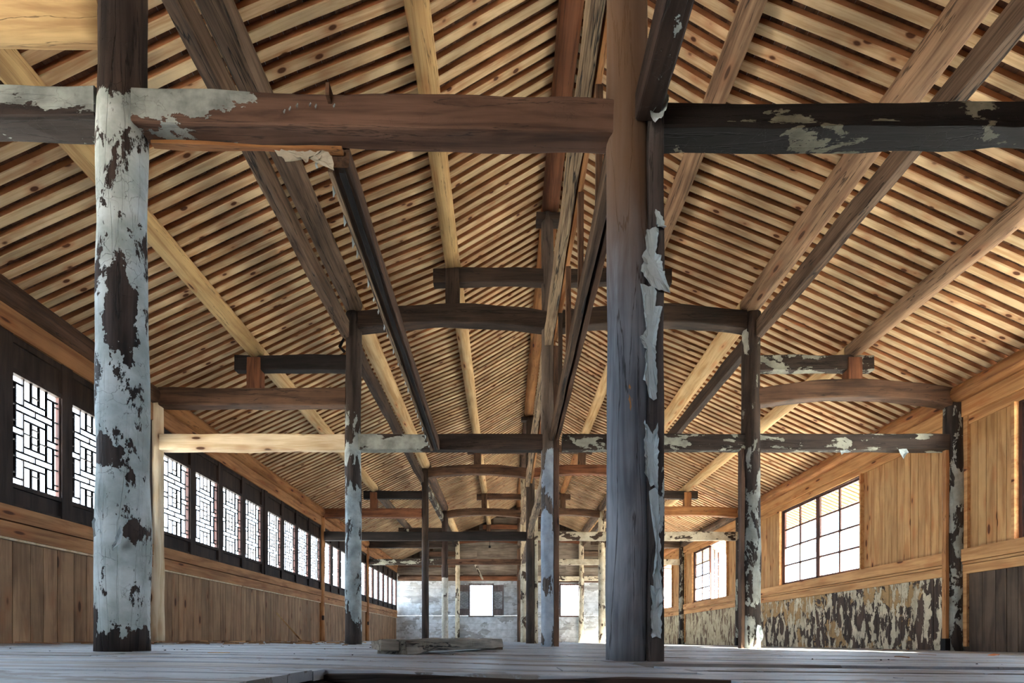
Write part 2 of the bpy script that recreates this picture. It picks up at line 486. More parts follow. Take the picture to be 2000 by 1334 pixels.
# ------------------------------------------------------------------ floor: boards with a broken hole in front of the lens
random.seed(4)
HX0, HX1, HY = -.53, .66, 1.44
fm = MB()
def board(x0, x1, y0, y1, dz, th=.028):
    n = max(1, int((x1 - x0) / .45))
    vs = []; fs = []
    for i in range(n + 1):
        x = x0 + (x1 - x0) * i / n
        b = dz + .0025 * mn.noise(Vector((x * 1.3, y0 * 7, 0)))
        za = floorz(x, y0) + b; zb = floorz(x, y1) + b
        e = .003
        vs += [(x, y0, za - th), (x, y0, za - e), (x, y0 + e * 1.5, za), (x, y1 - e * 1.5, zb), (x, y1, zb - e), (x, y1, zb - th)]
    for i in range(n):
        for j in range(6):
            a = i * 6 + j; b = i * 6 + (j + 1) % 6
            fs.append((a, a + 6, b + 6, b))
    fs.append(tuple(range(6))); fs.append(tuple(reversed(range(n * 6, n * 6 + 6))))
    fm.add(vs, fs)
y = BACK
while y < END + .1:
    w = random.uniform(.15, .23)
    if y < HY < y + w: w = HY - y if HY - y > .06 else w
    if abs(y - HY) < .1 and y > HY - .001: w = .21
    y1 = y + w - random.choice((.003, .004, .006, .009))
    x = -4.95 - random.uniform(0, 1.5)
    dz = random.uniform(-.0028, .0022)
    while x < 6.45:
        L = random.uniform(2.2, 4.4)
        xe = min(x + L, 6.45)
        d = dz + random.uniform(-.0015, .0015)
        segs = [(max(x, -4.95), xe)]
        if y < HY - .02 and y1 > .15:
            segs = [(a, b) for a, b in ((max(x, -4.95), min(xe, HX0)), (max(x, HX1), xe)) if b - a > .06]
        if 1.64 < y < 2.25:
            na, nb_ = ((.66, .73), (.62, .78), (.60, .74))[min(2, int((y - 1.64) / .19))]
            segs = [q for a, b in segs for q in ((a, min(b, na)), (max(a, nb_), b)) if q[1] - q[0] > .04]
        for a, b in segs:
            if b - a < .05: continue
            # the boards in front of the right-hand step sit a little lower
            dd = d
            if b > .75 and 1.5 < y < 2.26 and a < 6: 
                if a < .6:
                    board(a, .68, y, y1, d); a = .70
                dd = d - .014
            elif a > .5 and y <= 1.5:
                dd = d - .004
            board(a, b - .004, y, y1, dd)
        x = xe
        if x >= 6.45: break
    y += w
floor = struct(fm.build('floor', M['floor']), 'worn grey timber floorboards running across the hall')
# jagged broken rim boards at the hole and the joists below it
jm = MB()
jm.box(-.62, HX0 + .012, .1, HY + .02, -.085, -.03)
jm.box(-5, 6.5, BACK, END, -.62, -.60)
jm.box(-5, 6.5, BACK, BACK + .02, -.62, -.05); jm.box(-5, 6.5, END - .02, END, -.62, -.05)
jm.box(-5.02, -5, BACK, END, -.62, -.05); jm.box(6.5, 6.52, BACK, END, -.62, -.05)
struct(jm.build('floor_void', M['dark'], floor))
for i, yy in enumerate((.55, 1.50, 2.4)):
    member('floor_joist', (-4.9, yy + .03, -.10), (6.3, yy + .03, -.16), .09, .10, 'brown', parent=floor, seed=i)['kind'] = 'structure'
rim = member('broken_board_end', (HX0, HY - .014, -.022), (HX1, HY - .014, -.038), .03, .022, 'darkold', parent=floor, rough=.008)  # dark timber colour stands in for shade on this board face
rim['kind'] = 'structure'

# ground outside
g = MB(); g.box(-60, 60, -60, 90, -3.6, -3.5)
struct(g.build('ground', M['earth']), 'pale ground around the building')

# ------------------------------------------------------------------ roof boarding (ceiling)
random.seed(8)
cm = MB()
def lerp_roof(a, b, t): return (a[0] + (b[0] - a[0]) * t, a[1] + (b[1] - a[1]) * t)
RT = .056
for i in range(len(ROOF) - 1):
    a, b = ROOF[i], ROOF[i + 1]
    L = math.hypot(b[0] - a[0], b[1] - a[1])
    n = max(1, round(L / .12))
    nx, nz = -(b[1] - a[1]) / L, (b[0] - a[0]) / L
    for k in range(n):
        p = lerp_roof(a, b, k / n); q = lerp_roof(a, b, (k + 1) / n - .03 / n)
        y = BACK - .6 - random.uniform(0, 1)
        while y < END + .3:
            y2 = y + random.uniform(.9, 2.1)
            o = RT + random.uniform(0, .006); t = .02
            vs = []
            for yy in (y, y2 - .004):
                for (P, h) in ((p, o), (q, o), (q, o + t), (p, o + t)):
                    vs.append((P[0] + nx * h, yy, P[1] + nz * h))
            cm.add(vs, [(0, 1, 2, 3), (7, 6, 5, 4), (0, 4, 5, 1), (1, 5, 6, 2), (2, 6, 7, 3), (3, 7, 4, 0)])
            y = y2
ceiling = struct(cm.build('ceiling', M['roofboard']), 'reddish roof boarding above the rafters')
rm = MB()
for i in range(len(ROOF) - 1):
    a, b = ROOF[i], ROOF[i + 1]
    rm.add([(a[0], BACK - .6, a[1] + .125), (b[0], BACK - .6, b[1] + .125), (b[0], END + .3, b[1] + .125), (a[0], END + .3, a[1] + .125),
            (a[0], BACK - .6, a[1] + .2), (b[0], BACK - .6, b[1] + .2), (b[0], END + .3, b[1] + .2), (a[0], END + .3, a[1] + .2)],
           [(0, 1, 2, 3), (7, 6, 5, 4), (0, 4, 5, 1), (1, 5, 6, 2), (2, 6, 7, 3), (3, 7, 4, 0)])
struct(rm.build('roof_covering', M['tile'], ceiling))

# rafters: one bent piece from ridge to eave each, all copies of two prototypes
def rafter_mesh(side, seed):
    pts = ROOF[5:] if side > 0 else ROOF[5::-1]
    x0, z0 = ROOF[5]
    rnd = random.Random(seed)
    w = .077; vs = []; fs = []
    P = []
    for i in range(len(pts) - 1):
        for k in range(6):
            P.append(lerp_roof(pts[i], pts[i + 1], k / 6))
    P.append(pts[-1])
    for i, p in enumerate(P):
        a = P[max(0, i - 1)]; b = P[min(len(P) - 1, i + 1)]
        L = math.hypot(b[0] - a[0], b[1] - a[1]); nx, nz = -(b[1] - a[1]) / L, (b[0] - a[0]) / L
        if nz < 0: nx, nz = -nx, -nz
        ww = w * (1 + .12 * mn.noise(Vector((p[0] * 1.1, seed, 0))))
        yo = .006 * mn.noise(Vector((p[0] * .8, seed, 4)))
        c = .006
        for (yy, h) in ((-ww / 2 + c, .0), (ww / 2 - c, .0), (ww / 2, c), (ww / 2, RT + .002), (-ww / 2, RT + .002), (-ww / 2, c)):
            vs.append((p[0] - x0 + nx * h, yy + yo, p[1] - z0 + nz * h))
    for i in range(len(P) - 1):
        for j in range(6):
            a = i * 6 + j; b = i * 6 + (j + 1) % 6
            fs.append((a, b, b + 6, a + 6) if side < 0 else (a, a + 6, b + 6, b))
    fs.append(tuple(range(6))); n = len(P) - 1
    fs.append(tuple(reversed(range(n * 6, n * 6 + 6))))
    mb = MB(); mb.add(vs, fs)
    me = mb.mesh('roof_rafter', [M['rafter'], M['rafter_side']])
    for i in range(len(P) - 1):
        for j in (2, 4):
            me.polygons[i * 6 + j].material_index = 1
    return me
protos = {s: [rafter_mesh(s, s * 10 + i) for i in range(5)] for s in (-1, 1)}
BAYTXT = {1: 'between the nearest and second frames', 2: 'between the second and third frames',
          3: 'between the third and fourth frames', 4: 'between the fourth frame and the far wall'}
def bay_of(y):
    for b in (1, 2, 3):
        if y < FY[b + 1]: return b
    return 4
random.seed(21)
first = None
for s in (-1, 1):
    y = 2.82 if s < 0 else 2.86
    while y < END - .06:
        me = random.choice(protos[s])
        if first is None:
            first = o = put('roof_rafter', me)
        else:
            o = first.copy(); o.data = me; C.objects.link(o)
        o.location = (ROOF[5][0] + s * .012, y, ROOF[5][1])
        t = '%s slope %s' % ('left' if s < 0 else 'right', BAYTXT[bay_of(y)])
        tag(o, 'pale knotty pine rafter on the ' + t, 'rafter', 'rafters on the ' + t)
        y += .1365

# ------------------------------------------------------------------ columns
def outline(pts, d=2.59, jag=1.6):
    out = []
    rj = random.Random(len(pts))
    for i, (a, b) in enumerate(pts):
        c, e = pts[(i + 1) % len(pts)]
        L = math.hypot(c - a, e - b)
        n = max(1, int(L / 5)) if jag else 1
        for k in range(n):
            t = k / n
            j = jag * min(1, L / 12) * (1 if k else .3)
            out.append((a + (c - a) * t + rj.uniform(-j, j), b + (e - b) * t + rj.uniform(-j, j)))
    return [((a - 986) * d / F, ZC + (1250 - b) * d / F) for a, b in out]
FN = {1: 'nearest frame', 2: 'second frame', 3: 'third frame', 4: 'fourth frame', 5: 'far wall'}
LN = {'WL': 'left window wall', 'IL': 'left inner row', 'C': 'centre row', 'IR': 'right inner row', 'WR': 'right wall'}
left_post = column('timber_column', -2.13, 2.70, 4.66, .105, 'post_left', 'big round column with peeling white paint, left foreground', taper=.22, seed=3)
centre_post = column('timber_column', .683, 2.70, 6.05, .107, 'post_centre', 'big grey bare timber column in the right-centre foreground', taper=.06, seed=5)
z0 = floorz(.83, 2.7)
bat = member('batten', (.818, 2.665, z0), (.818, 2.665, 3.02), .085, .12, 'batten_dark', parent=centre_post, rough=.004, seed=2)
bat['label'] = 'dark batten with torn paint'
SH = [[(1262, 450), (1273, 447), (1281, 444), (1282, 470), (1281, 500), (1290, 505), (1294, 525), (1297, 540), (1304, 558), (1309, 573), (1296, 573), (1285, 570), (1272, 560), (1262, 550), (1258, 540), (1252, 530), (1256, 515), (1254, 500), (1262, 488), (1258, 470)],
      [(1280, 410), (1288, 416), (1295, 425), (1296, 438), (1299, 449), (1291, 446), (1283, 450)],
      [(1250, 556), (1262, 560), (1278, 562), (1281, 580), (1280, 600), (1292, 604), (1289, 620), (1284, 640), (1281, 670), (1280, 700), (1283, 740), (1282, 780), (1275, 785), (1268, 776), (1262, 758), (1256, 742), (1261, 720), (1258, 700), (1262, 684), (1248, 662), (1256, 655), (1262, 640), (1260, 615), (1257, 600), (1259, 580)],
      [(1258, 822), (1264, 838), (1270, 842), (1274, 850), (1283, 828), (1284, 870), (1285, 930), (1283, 960), (1276, 948), (1270, 952), (1264, 940), (1258, 930), (1260, 900), (1257, 870)],
      [(1267, 960), (1275, 955), (1284, 952), (1288, 1000), (1287, 1050), (1291, 1100), (1289, 1140), (1296, 1170), (1287, 1180), (1280, 1186), (1276, 1160), (1275, 1130), (1281, 1090), (1282, 1060), (1277, 1020), (1272, 990)],
      [(1270, 1143), (1278, 1150), (1288, 1148), (1292, 1160), (1295, 1170), (1291, 1200), (1292, 1230), (1290, 1247), (1280, 1243), (1273, 1246), (1271, 1210), (1273, 1180)]]
for i, s in enumerate(SH):
    flake(centre_post, outline(s), 2.597, 'torn_paint', curl=.022, seed=i)['label'] = 'torn pale grey sheet of paint'
flake(centre_post, [(.6, 1.25), (.607, 1.30), (.605, 1.38), (.598, 1.44), (.592, 1.38), (.594, 1.3)], 2.59, 'torn_paint') if False else None
sc = flake(centre_post, outline([(1230, 738), (1234, 750), (1234, 775), (1236, 800), (1232, 802), (1229, 785), (1228, 760)], 2.592), 2.592, 'fresh_scar', 'flake_beige')
sc.data.materials[0] = M['pine_orange']; sc['label'] = 'fresh orange scar in the wood'
# other columns
column('timber_column', LX['IR'], FY[1], 4.66, .11, 'post_half', 'peeling column of the nearest frame beyond the right edge', seed=7)
column('timber_column', LX['WL'], FY[1], 3.45, .085, 'pine_new', 'fresh pine column of the nearest frame on the left wall', seed=8)
column('timber_column', LX['WR'], FY[1], 3.45, .105, 'post_half', 'peeling column of the nearest frame on the right wall', seed=9)
c2 = column('timber_column', LX['IL'], FY[2], 4.66, .108, 'post_paint', 'slender white peeling column in the left row, second frame', taper=.05, seed=11)
cc = column('timber_column', .60, FY[2], 6.05, .085, 'post_paint', 'round blue-grey painted column in the centre row, second frame', taper=.10, seed=12)
cc.data.materials[0] = wood('post_blue_grey', (.44, .38, .33), (.28, .23, .20), stain=.25, rand=0, cracks=.9, bump=.5,
                            paint=[dict(c1=(.66, .69, .72), c2=(.52, .55, .58), scale=3.2, thr=.44, stretch=(.6, 1.6, 1.6), grad=[(0, 2.7, 2.95, -.35)])])
b = member('batten', (.72, FY[2] + .01, floorz(.7, 6.8)), (.72, FY[2] + .01, 4.2), .075, .12, 'brown', parent=cc, seed=4)
b['label'] = 'brown bare batten against the column'
c3 = column('timber_column', LX['IR'] + .01, FY[2], 4.66, .118, 'post_half', 'stocky half-stripped column in the right row, second frame', taper=.08, seed=13)
b = member('batten', (LX['IR'] - .135, FY[2] - .02, floorz(3.3, 6.8)), (LX['IR'] - .135, FY[2] - .02, 2.76), .05, .10, 'brown', parent=c3, seed=6)
b['label'] = 'thin brown batten'
c4 = column('timber_column', LX['WL'], FY[2], 3.44, .085, 'pine_new', 'fresh pale pine column on the left wall, second frame', taper=.05, seed=14)
flake(c3, outline([(1478, 1220), (1485, 1223), (1490, 1240), (1485, 1254), (1478, 1250), (1475, 1236)], 6.64, .8), 6.645, 'torn_paint', curl=.03, seed=8)
flake(left_post, outline([(220, 1076), (226, 1056), (233, 1036), (238, 1028), (242, 1040), (239, 1056), (231, 1068)], 2.555, 1), 2.56, 'torn_paint', curl=.012, seed=4)
flake(left_post, outline([(183, 1020), (190, 1012), (196, 1026), (194, 1044), (187, 1050)], 2.60, 1), 2.60, 'torn_paint', curl=.012, seed=5)
c5 = column('timber_column', LX['WR'] + .01, FY[2], 3.44, .115, 'post_half', 'dark peeling column on the right wall, second frame', taper=.05, seed=15)
b = member('batten', (LX['WR'] - .13, FY[2] - .03, .1), (LX['WR'] - .13, FY[2] - .03, 2.74), .05, .06, 'pine_orange', parent=c5, seed=6)
b['label'] = 'orange pine batten'
bm_ = MB(); bm_.box(LX['WR'] - .17, LX['WR'] - .10, FY[2] - .07, FY[2] + .0, floorz(6.2, 6.8), .11)
b = bm_.build('batten_foot', M['black'], None); b.parent = c5; b.matrix_parent_inverse = world_of(c5).inverted()
M['sliver'] = wood('splintered_old_timber', (.66, .56, .43), (.34, .25, .18), fibre=1, stain=.35, rand=.05, cracks=2.5, bump=1.0, grain=(1.2, 22, 22))
for ln, fr, r, mat, top, look in (
        ('WL', 3, .075, 'pine_orange', 3.44, 'slim orange pine column'), ('IL', 3, .09, 'darkold', 4.66, 'slim dark brown column'),
        ('C', 3, .11, 'darkold', 6.05, 'dark layered column'), ('IR', 3, .11, 'post_half', 4.66, 'peeling column'),
        ('WR', 3, .11, 'dark_paint', 3.44, 'narrow dark peeling column'),
        ('WL', 4, .075, 'pine_orange', 3.44, 'slim orange pine column'), ('IL', 4, .11, 'dark_paint', 4.66, 'dark-topped whitish column'),
        ('C', 4, .12, 'beige_paint', 6.05, 'beige flaking column'), ('IR', 4, .12, 'beige_paint', 4.66, 'beige flaking column'),
        ('WR', 4, .10, 'dark_paint', 3.44, 'thin dark flaking column'),
        ('IL', 5, .10, 'beige_paint', 4.66, 'half-painted column'), ('C', 5, .12, 'brown', 6.05, 'brown column'),
        ('IR', 5, .11, 'beige_paint', 4.66, 'beige column')):
    o = column('timber_column', LX[ln], FY[fr] - (.05 if fr == 5 else 0), top, r, mat, '%s in the %s, %s' % (look, LN[ln], FN[fr]), taper=.06, seed=fr * 7 + len(ln) + ord(ln[0]))
    if ln == 'WL':
        mo = MB(); mo.box(LX[ln] + .03, LX[ln] + .085, FY[fr] - .088, FY[fr] - .05, .62, .74)
        b = mo.build('mortise_plug', M['darkold'], None); b.parent = o; b.matrix_parent_inverse = world_of(o).inverted()
    if (ln, fr) == ('C', 3):
        b = member('batten', (LX['C'] + .16, FY[3], floorz(.8, 13)), (LX['C'] + .16, FY[3], 4.1), .09, .12, 'beige_paint', parent=o, seed=3)
        b['label'] = 'cream painted batten'
    if (ln, fr) == ('IL', 4):
        o.data.materials[0] = wood('post_white_below', (.30, .22, .19), (.16, .11, .10), stain=.25, rand=0, cracks=.9, bump=.5,
                                   paint=[dict(BGE, c1=(.80, .78, .72), c2=(.66, .62, .55), scale=3.2, thr=.40, stretch=(.6, 1.6, 1.6), grad=[(0, 2.25, 2.35, -.5)])])
    if ln == 'WR':
        bm_ = MB(); bm_.box(LX['WR'] - .16, LX['WR'] - .08, FY[fr] - .12, FY[fr] - .02, floorz(6.2, 13), .15)
        b = bm_.build('iron_shoe', M['black'], None); b.parent = o; b.matrix_parent_inverse = world_of(o).inverted()

# ------------------------------------------------------------------ cross frames
def between(name, a, b, fr, z0, z1, th, mat, label, cat='beam', group=None, ea=.09, eb=.09, y=None, dz=0.0, **kw):
    """horizontal timber in a frame between X a and b, z0..z1 high, th thick"""
    y = FY[fr] if y is None else y
    return member(name, (a + ea, y, (z0 + z1) / 2), (b - eb, y, (z0 + z1) / 2 + dz), th, z1 - z0, mat, label, cat, group, **kw)
GT = 'horizontal tie beams across the hall'
# nearest frame
t1 = between('tie_beam', LX['IL'], .683, 1, 2.92, 3.11, .13, 'tie_front', 'foreground tie beam, painted left end and bare reddish wood', group=GT, dz=-.065, rough=.005, bend=.01, seed=1)
s1 = member('lower_strip', (-2.0, 2.745, 2.906), (-.92, 2.745, 2.866), .035, .020, 'pine_orange', parent=t1)
s1['label'] = 'orange strip under the beam'
flake(t1, outline([(535, 291), (560, 292), (600, 293), (640, 294), (648, 304), (652, 330), (643, 318), (637, 306), (628, 301), (622, 309), (612, 302), (603, 305), (596, 317), (588, 308), (578, 305), (570, 299), (556, 313), (549, 304), (541, 300)], 2.70), 2.715, curl=.012, seed=3, mat='flake_beige')
for i, (x, z) in enumerate(((-1.17, 2.97), (-1.13, 2.985), (-1.06, 2.99), (-1.03, 2.985), (-.93, 2.985), (-1.2, 2.955))):
    flake(t1, [(x - .003, z), (x + .006, z + .016), (x + .010, z + .012), (x + .005, z - .004), (x + .001, z - .010)], 2.626, curl=.006, seed=i + 20)
nb = MB(); nb.box(-.965, -.945, 2.60, 2.68, 3.02, 3.09)
o = nb.build('notch_block', M['brown'], None); o.parent = t1; o.matrix_parent_inverse = world_of(t1).inverted()
between('tie_beam', LX['WL'], LX['IL'], 1, 2.93, 3.11, .15, 'tie_aisle', 'dark tie beam with grey flaking paint at the left edge', group=GT, eb=.1, rough=.007, bend=.01, seed=2)
t2 = between('tie_beam', .85, LX['IR'], 1, 2.912, 3.035, .10, 'black_paint', 'blackened foreground tie beam with beige flakes, right side', group=GT, ea=.012, rough=.004, seed=3, dz=.02)
b = member('lower_strip', (.862, 2.69, 2.880), (LX['IR'] - .09, 2.69, 2.90), .14, .03, 'black_paint', parent=t2, seed=5)
pass
member('aisle_beam', (LX['WL'] + .06, 2.72, 3.60), (LX['IL'] - .08, 2.72, 3.62), .26, .27, 'pine_yellow', 'thick pale yellow log beam in the top left corner', 'beam', 'aisle beams', rnd=True, rough=.006, seed=4)
between('tie_beam', LX['IR'], LX['WR'], 1, 2.87, 3.05, .13, 'black_paint', 'blackened tie beam beyond the right edge, nearest frame', group=GT)
# torn sheet hanging at the head of the centre column
flake(centre_post, outline([(1286, 150), (1294, 146), (1290, 165), (1293, 172), (1302, 180), (1303, 205), (1298, 225), (1289, 238), (1278, 246), (1266, 232), (1278, 222), (1281, 200), (1284, 178)], 2.56), 2.56, 'torn_paint', curl=.03, seed=33)

def truss(fr, mats):
    """short raised beams and struts of a frame above its tie beams"""
    y = FY[fr] - (.03 if fr == 5 else 0)
    f = FN[fr]
    A = dict(mats)
    tz = {2: (2.745, 2.965), 3: (2.75, 2.98), 4: (2.76, 2.96), 5: (2.76, 2.96)}[fr]
    names = (('WL', 'IL', 'left aisle'), ('IL', 'C', 'left nave'), ('C', 'IR', 'right nave'), ('IR', 'WR', 'right aisle'))
    for a, b, nm in names:
        xa, xb = LX[a], LX[b]
        m = A['tie_' + nm.replace(' ', '_')]
        look = {'tie_half': 'half-flaking dark', 'pine_new': 'fresh pale pine', 'darkold': 'dark aged', 'black': 'blackened', 'dark_paint': 'dark flaking', 'beige_paint': 'cream flaking', 'brown': 'brown', 'redbrown': 'red-brown', 'old': 'weathered grey-brown', 'pine_orange': 'orange pine'}
        o = between('tie_beam', xa, xb, fr, tz[0], tz[1], .13, m, '%s tie beam over the %s, %s' % (look[m], nm, f), group=GT, y=y, rough=.004, seed=fr * 3 + len(nm),
                ea=.085 if a != 'C' else (.10 if fr != 2 else .125), eb=.1 if b != 'C' else (.1 if fr != 2 else .155))
        # raised beam
        side = -1 if xb <= .7 else 1
        inner = a in ('IL', 'C') and b in ('C', 'IR')
        mb_ = A['arch_' + nm.replace(' ', '_')]
        zr = (4.42, 4.67) if inner else (3.36, 3.60)
        arch = (.10 if inner else A.get('aisle_arch_' + ('l' if side < 0 else 'r'), 0))
        between('raised_beam', xa, xb, fr, zr[0], zr[1], .17, mb_, '%s %s raised beam over the %s, %s' % (look[mb_], 'arched' if arch else 'straight', nm, f),
                group='raised beams above the ties', y=y, arch=arch, rough=.006, seed=fr * 5 + len(nm) + side,
                ea=.085, eb=.085)
        # short upper beam from the taller column past the strut
        xs = LX[{('WL', 'IL'): 'AL', ('IL', 'C'): 'PL', ('C', 'IR'): 'PR', ('IR', 'WR'): 'AR'}[(a, b)]]
        xt = xb if side < 0 else xa
        zu = (5.07, 5.27) if inner else (3.86, 4.07)
        mu = A['up_' + nm.replace(' ', '_')]
        x0, x1 = (xs - .27, xt - .08) if side < 0 else (xt + .08, xs + .27)
        member('short_beam', (x0, y, sum(zu) / 2), (x1, y, sum(zu) / 2), .12, zu[1] - zu[0], mu,
               '%s short beam carrying the %s purlin, %s' % (look[mu], nm, f), 'beam', 'short upper beams', rough=.005, seed=fr + len(nm), arch=.02 if inner else 0)
        # strut
        zs0 = (zr[1] + arch * .97 - .008)
        zs1 = PZ['PL'] - .118 if inner else PZ['AL'] - .123
        ms = A['strut_' + nm.replace(' ', '_')]
        member('strut', (xs, y, zs0), (xs, y, zs1), .19, .15, ms,
               '%s strut under the %s purlin, %s' % (look[ms], nm, f), 'strut', 'struts under the purlins', rough=.004, seed=fr)
    if fr == 2:
        tr = [q for q in C.objects if q.get('label') == 'dark flaking tie beam over the right aisle, second frame'][0]
        flake(tr, outline([(1755, 878), (1768, 878), (1774, 884), (1768, 888), (1764, 897), (1760, 893), (1757, 886)], 6.74, .8), 6.745, curl=.02, seed=3)
        flake(tr, outline([(1640, 880), (1652, 879), (1660, 884), (1648, 885), (1643, 889)], 6.74, .8), 6.745, curl=.02, seed=6)
    # bracket block under the ridge log
    bb = MB(); beam_mesh(bb, .36, .16, .10, x0=-.18, seed=fr)
    for i_, v in enumerate(bb.v): pass
    o = put('bracket_block', bb.mesh('bracket_block', M['darkold']), None, (LX['C'] - .06, y, 5.99))
    tag(o, 'dark bracket block under the ridge log, %s' % f, 'bracket', 'ridge bracket blocks')

truss(2, dict(tie_left_aisle='pine_new', tie_left_nave='tie_half', tie_right_nave='dark_paint', tie_right_aisle='dark_paint',
              arch_left_aisle='brown', arch_left_nave='darkold', arch_right_nave='darkold', arch_right_aisle='brown', aisle_arch_r=.12,
              up_left_aisle='black', up_left_nave='darkold', up_right_nave='darkold', up_right_aisle='dark_paint',
              strut_left_aisle='redbrown', strut_left_nave='darkold', strut_right_nave='darkold', strut_right_aisle='redbrown'))
truss(3, dict(tie_left_aisle='black', tie_left_nave='black', tie_right_nave='beige_paint', tie_right_aisle='beige_paint',
              arch_left_aisle='redbrown', arch_left_nave='brown', arch_right_nave='redbrown', arch_right_aisle='pine_orange', aisle_arch_r=.06,
              up_left_aisle='black', up_left_nave='brown', up_right_nave='brown', up_right_aisle='darkold',
              strut_left_aisle='redbrown', strut_left_nave='brown', strut_right_nave='brown', strut_right_aisle='pine_orange'))
truss(4, dict(tie_left_aisle='dark_paint', tie_left_nave='brown', tie_right_nave='beige_paint', tie_right_aisle='beige_paint',
              arch_left_aisle='darkold', arch_left_nave='brown', arch_right_nave='brown', arch_right_aisle='old',
              up_left_aisle='darkold', up_left_nave='brown', up_right_nave='brown', up_right_aisle='old',
              strut_left_aisle='dark_paint', strut_left_nave='brown', strut_right_nave='brown', strut_right_aisle='old'))
truss(5, dict(tie_left_aisle='brown', tie_left_nave='redbrown', tie_right_nave='beige_paint', tie_right_aisle='beige_paint',
              arch_left_aisle='brown', arch_left_nave='redbrown', arch_right_nave='redbrown', arch_right_aisle='old',
              up_left_aisle='brown', up_left_nave='redbrown', up_right_nave='brown', up_right_aisle='old',
              strut_left_aisle='brown', strut_left_nave='brown', strut_right_nave='brown', strut_right_aisle='old'))

# ------------------------------------------------------------------ purlins (one log per bay)
PN = {'WL': 'left eave', 'AL': 'left aisle', 'IL': 'left inner', 'PL': 'upper left', 'C': 'ridge', 'PR': 'upper right', 'IR': 'right inner', 'AR': 'right aisle', 'WR': 'right eave'}
PM = {1: dict(WL='brown', AL='pine_yellow', IL='old', PL='pine_yellow', C='redbrown', PR='brownpine', IR='brownpine', AR='brownpine', WR='pine_orange'),
      2: dict(WL='pine_orange', AL='pine', IL='pine', PL='pine', C='pine_orange', PR='pine', IR='pine', AR='pine', WR='pine_orange'),
      3: dict(WL='pine_orange', AL='old', IL='brown', PL='pine', C='brown', PR='pine_orange', IR='old', AR='pine', WR='old'),
      4: dict(WL='pine_orange', AL='old', IL='pine', PL='pine', C='pine_orange', PR='old', IR='old', AR='old', WR='pine_orange')}
PL_ = {'brown': 'brown', 'brownpine': 'brownish pine', 'pine_yellow': 'yellow pine', 'old': 'weathered grey-brown', 'redbrown': 'red-brown', 'pine_orange': 'orange pine', 'pine': 'pale peeled'}
for bay in (1, 2, 3, 4):
    ya, yb = FY[bay], FY[bay + 1]
    for ln in PN:
        m = PM[bay][ln]
        r = PR_[ln]
        x = LX[ln] + (-.04 if ln == 'C' else 0)
        a = ya + .005 if bay > 1 else 2.45
        member('purlin', (x, a, PZ[ln]), (x, yb - .005 if bay < 4 else END - .02, PZ[ln]), 2 * r, 2 * r, m,
               '%s %s purlin log %s' % (PL_[m], PN[ln], BAYTXT[bay]), 'purlin', 'purlin logs', rnd=True, rough=.004, bend=.008, seed=bay * 11 + ord(ln[0]) + ord(ln[-1]),
               step=.25, taper=.05)

# boards under the inner purlins, and the two lines of beams along the centre row
BM = {('IL', 1): 'old', ('IR', 1): 'old', ('IL', 2): 'darkold', ('IR', 2): 'darkold', ('IL', 3): 'dark_paint', ('IR', 3): 'old', ('IL', 4): 'darkold', ('IR', 4): 'old'}
for (ln, bay), m in BM.items():
    s = -1 if ln == 'IL' else 1
    member('purlin_tie', (LX[ln] + s * .085, FY[bay] + (.1 if bay > 1 else -.25), 4.40), (LX[ln] + s * .085, FY[bay + 1] - .07, 4.40), .11, .23, m,
           '%s board under the %s purlin %s' % ({'old': 'weathered', 'darkold': 'dark', 'dark_paint': 'flaking dark'}[m], PN[ln], BAYTXT[bay]), 'beam', 'boards under the inner purlins',
           rough=.006, bend=.01, seed=bay + s, step=.2)
CM = {1: 'sliver', 2: 'sliver', 3: 'sliver', 4: 'old'}
for bay in (1, 2, 3, 4):
    o = member('upper_centre_beam', (.60, FY[bay] + .10, 4.32), (.60, FY[bay + 1] - .09, 4.30), .10, .26, CM[bay],
               'splintered beam high along the centre row %s' % BAYTXT[bay], 'beam', 'upper centre beams', rough=.008, bend=.012, seed=bay * 2)
    b = member('side_board', (.70, FY[bay] + .10, 4.34), (.70, FY[bay + 1] - .09, 4.34), .05, .2, 'pine_orange' if bay < 3 else 'old', parent=o, seed=bay)
# lower centre beam: two planks with a slot between
def split_beam(ya, yb, xa, xb, z, m1, m2, label):
    e = tag(empty('lower_centre_beam', (xa, ya, z)), label, 'beam', 'lower centre beams')
    member('plank', (xa - .035, ya, z), (xb - .035, yb, z), .055, .17, m1, parent=e, seed=2)
    member('plank', (xa + .04, ya, z - .02), (xb + .04, yb, z - .02), .045, .12, m2, parent=e, seed=5)
    member('cover_board', (xa, ya, z + .05), (xb, yb, z + .05), .10, .03, m2, parent=e, seed=6)
split_beam(2.80, 6.70, .66, .69, 2.93, 'old', 'brown', 'slotted plank beam along the centre row between the nearest and second frames')
o = member('lower_centre_beam', (.76, -3.2, 2.96), (.765, 2.60, 2.96), .13, .16, 'dark_paint', 'dark beam passing overhead into the head of the foreground column', 'beam', 'lower centre beams', rough=.005)
o.data.materials[0] = wood('overhead_beam', (.28, .20, .16), (.14, .10, .09), stain=.3, rand=0, cracks=1, bump=.6,
                           paint=[dict(WHT, scale=3.5, thr=.62, stretch=(1, 1.5, 1.5))])
for bay in (2, 3, 4):
    member('lower_centre_beam', (.68, FY[bay] + .12, 2.9), (.66, FY[bay + 1] - .12, 2.88), .12, .2, 'sliver' if bay == 2 else 'old',
           'splintered lower beam along the centre row %s' % BAYTXT[bay], 'beam', 'lower centre beams', rough=.01, bend=.015, seed=bay)
for i, y in enumerate((3.6, 4.46, 5.34)):
    member('stud', (.70, y, 3.01), (.70, y, 4.20), .055, .05, 'brown', 'thin brown stud between the two centre beams, %s from the lens' % ('first', 'second', 'third')[i], 'stud', 'centre row studs', seed=i)
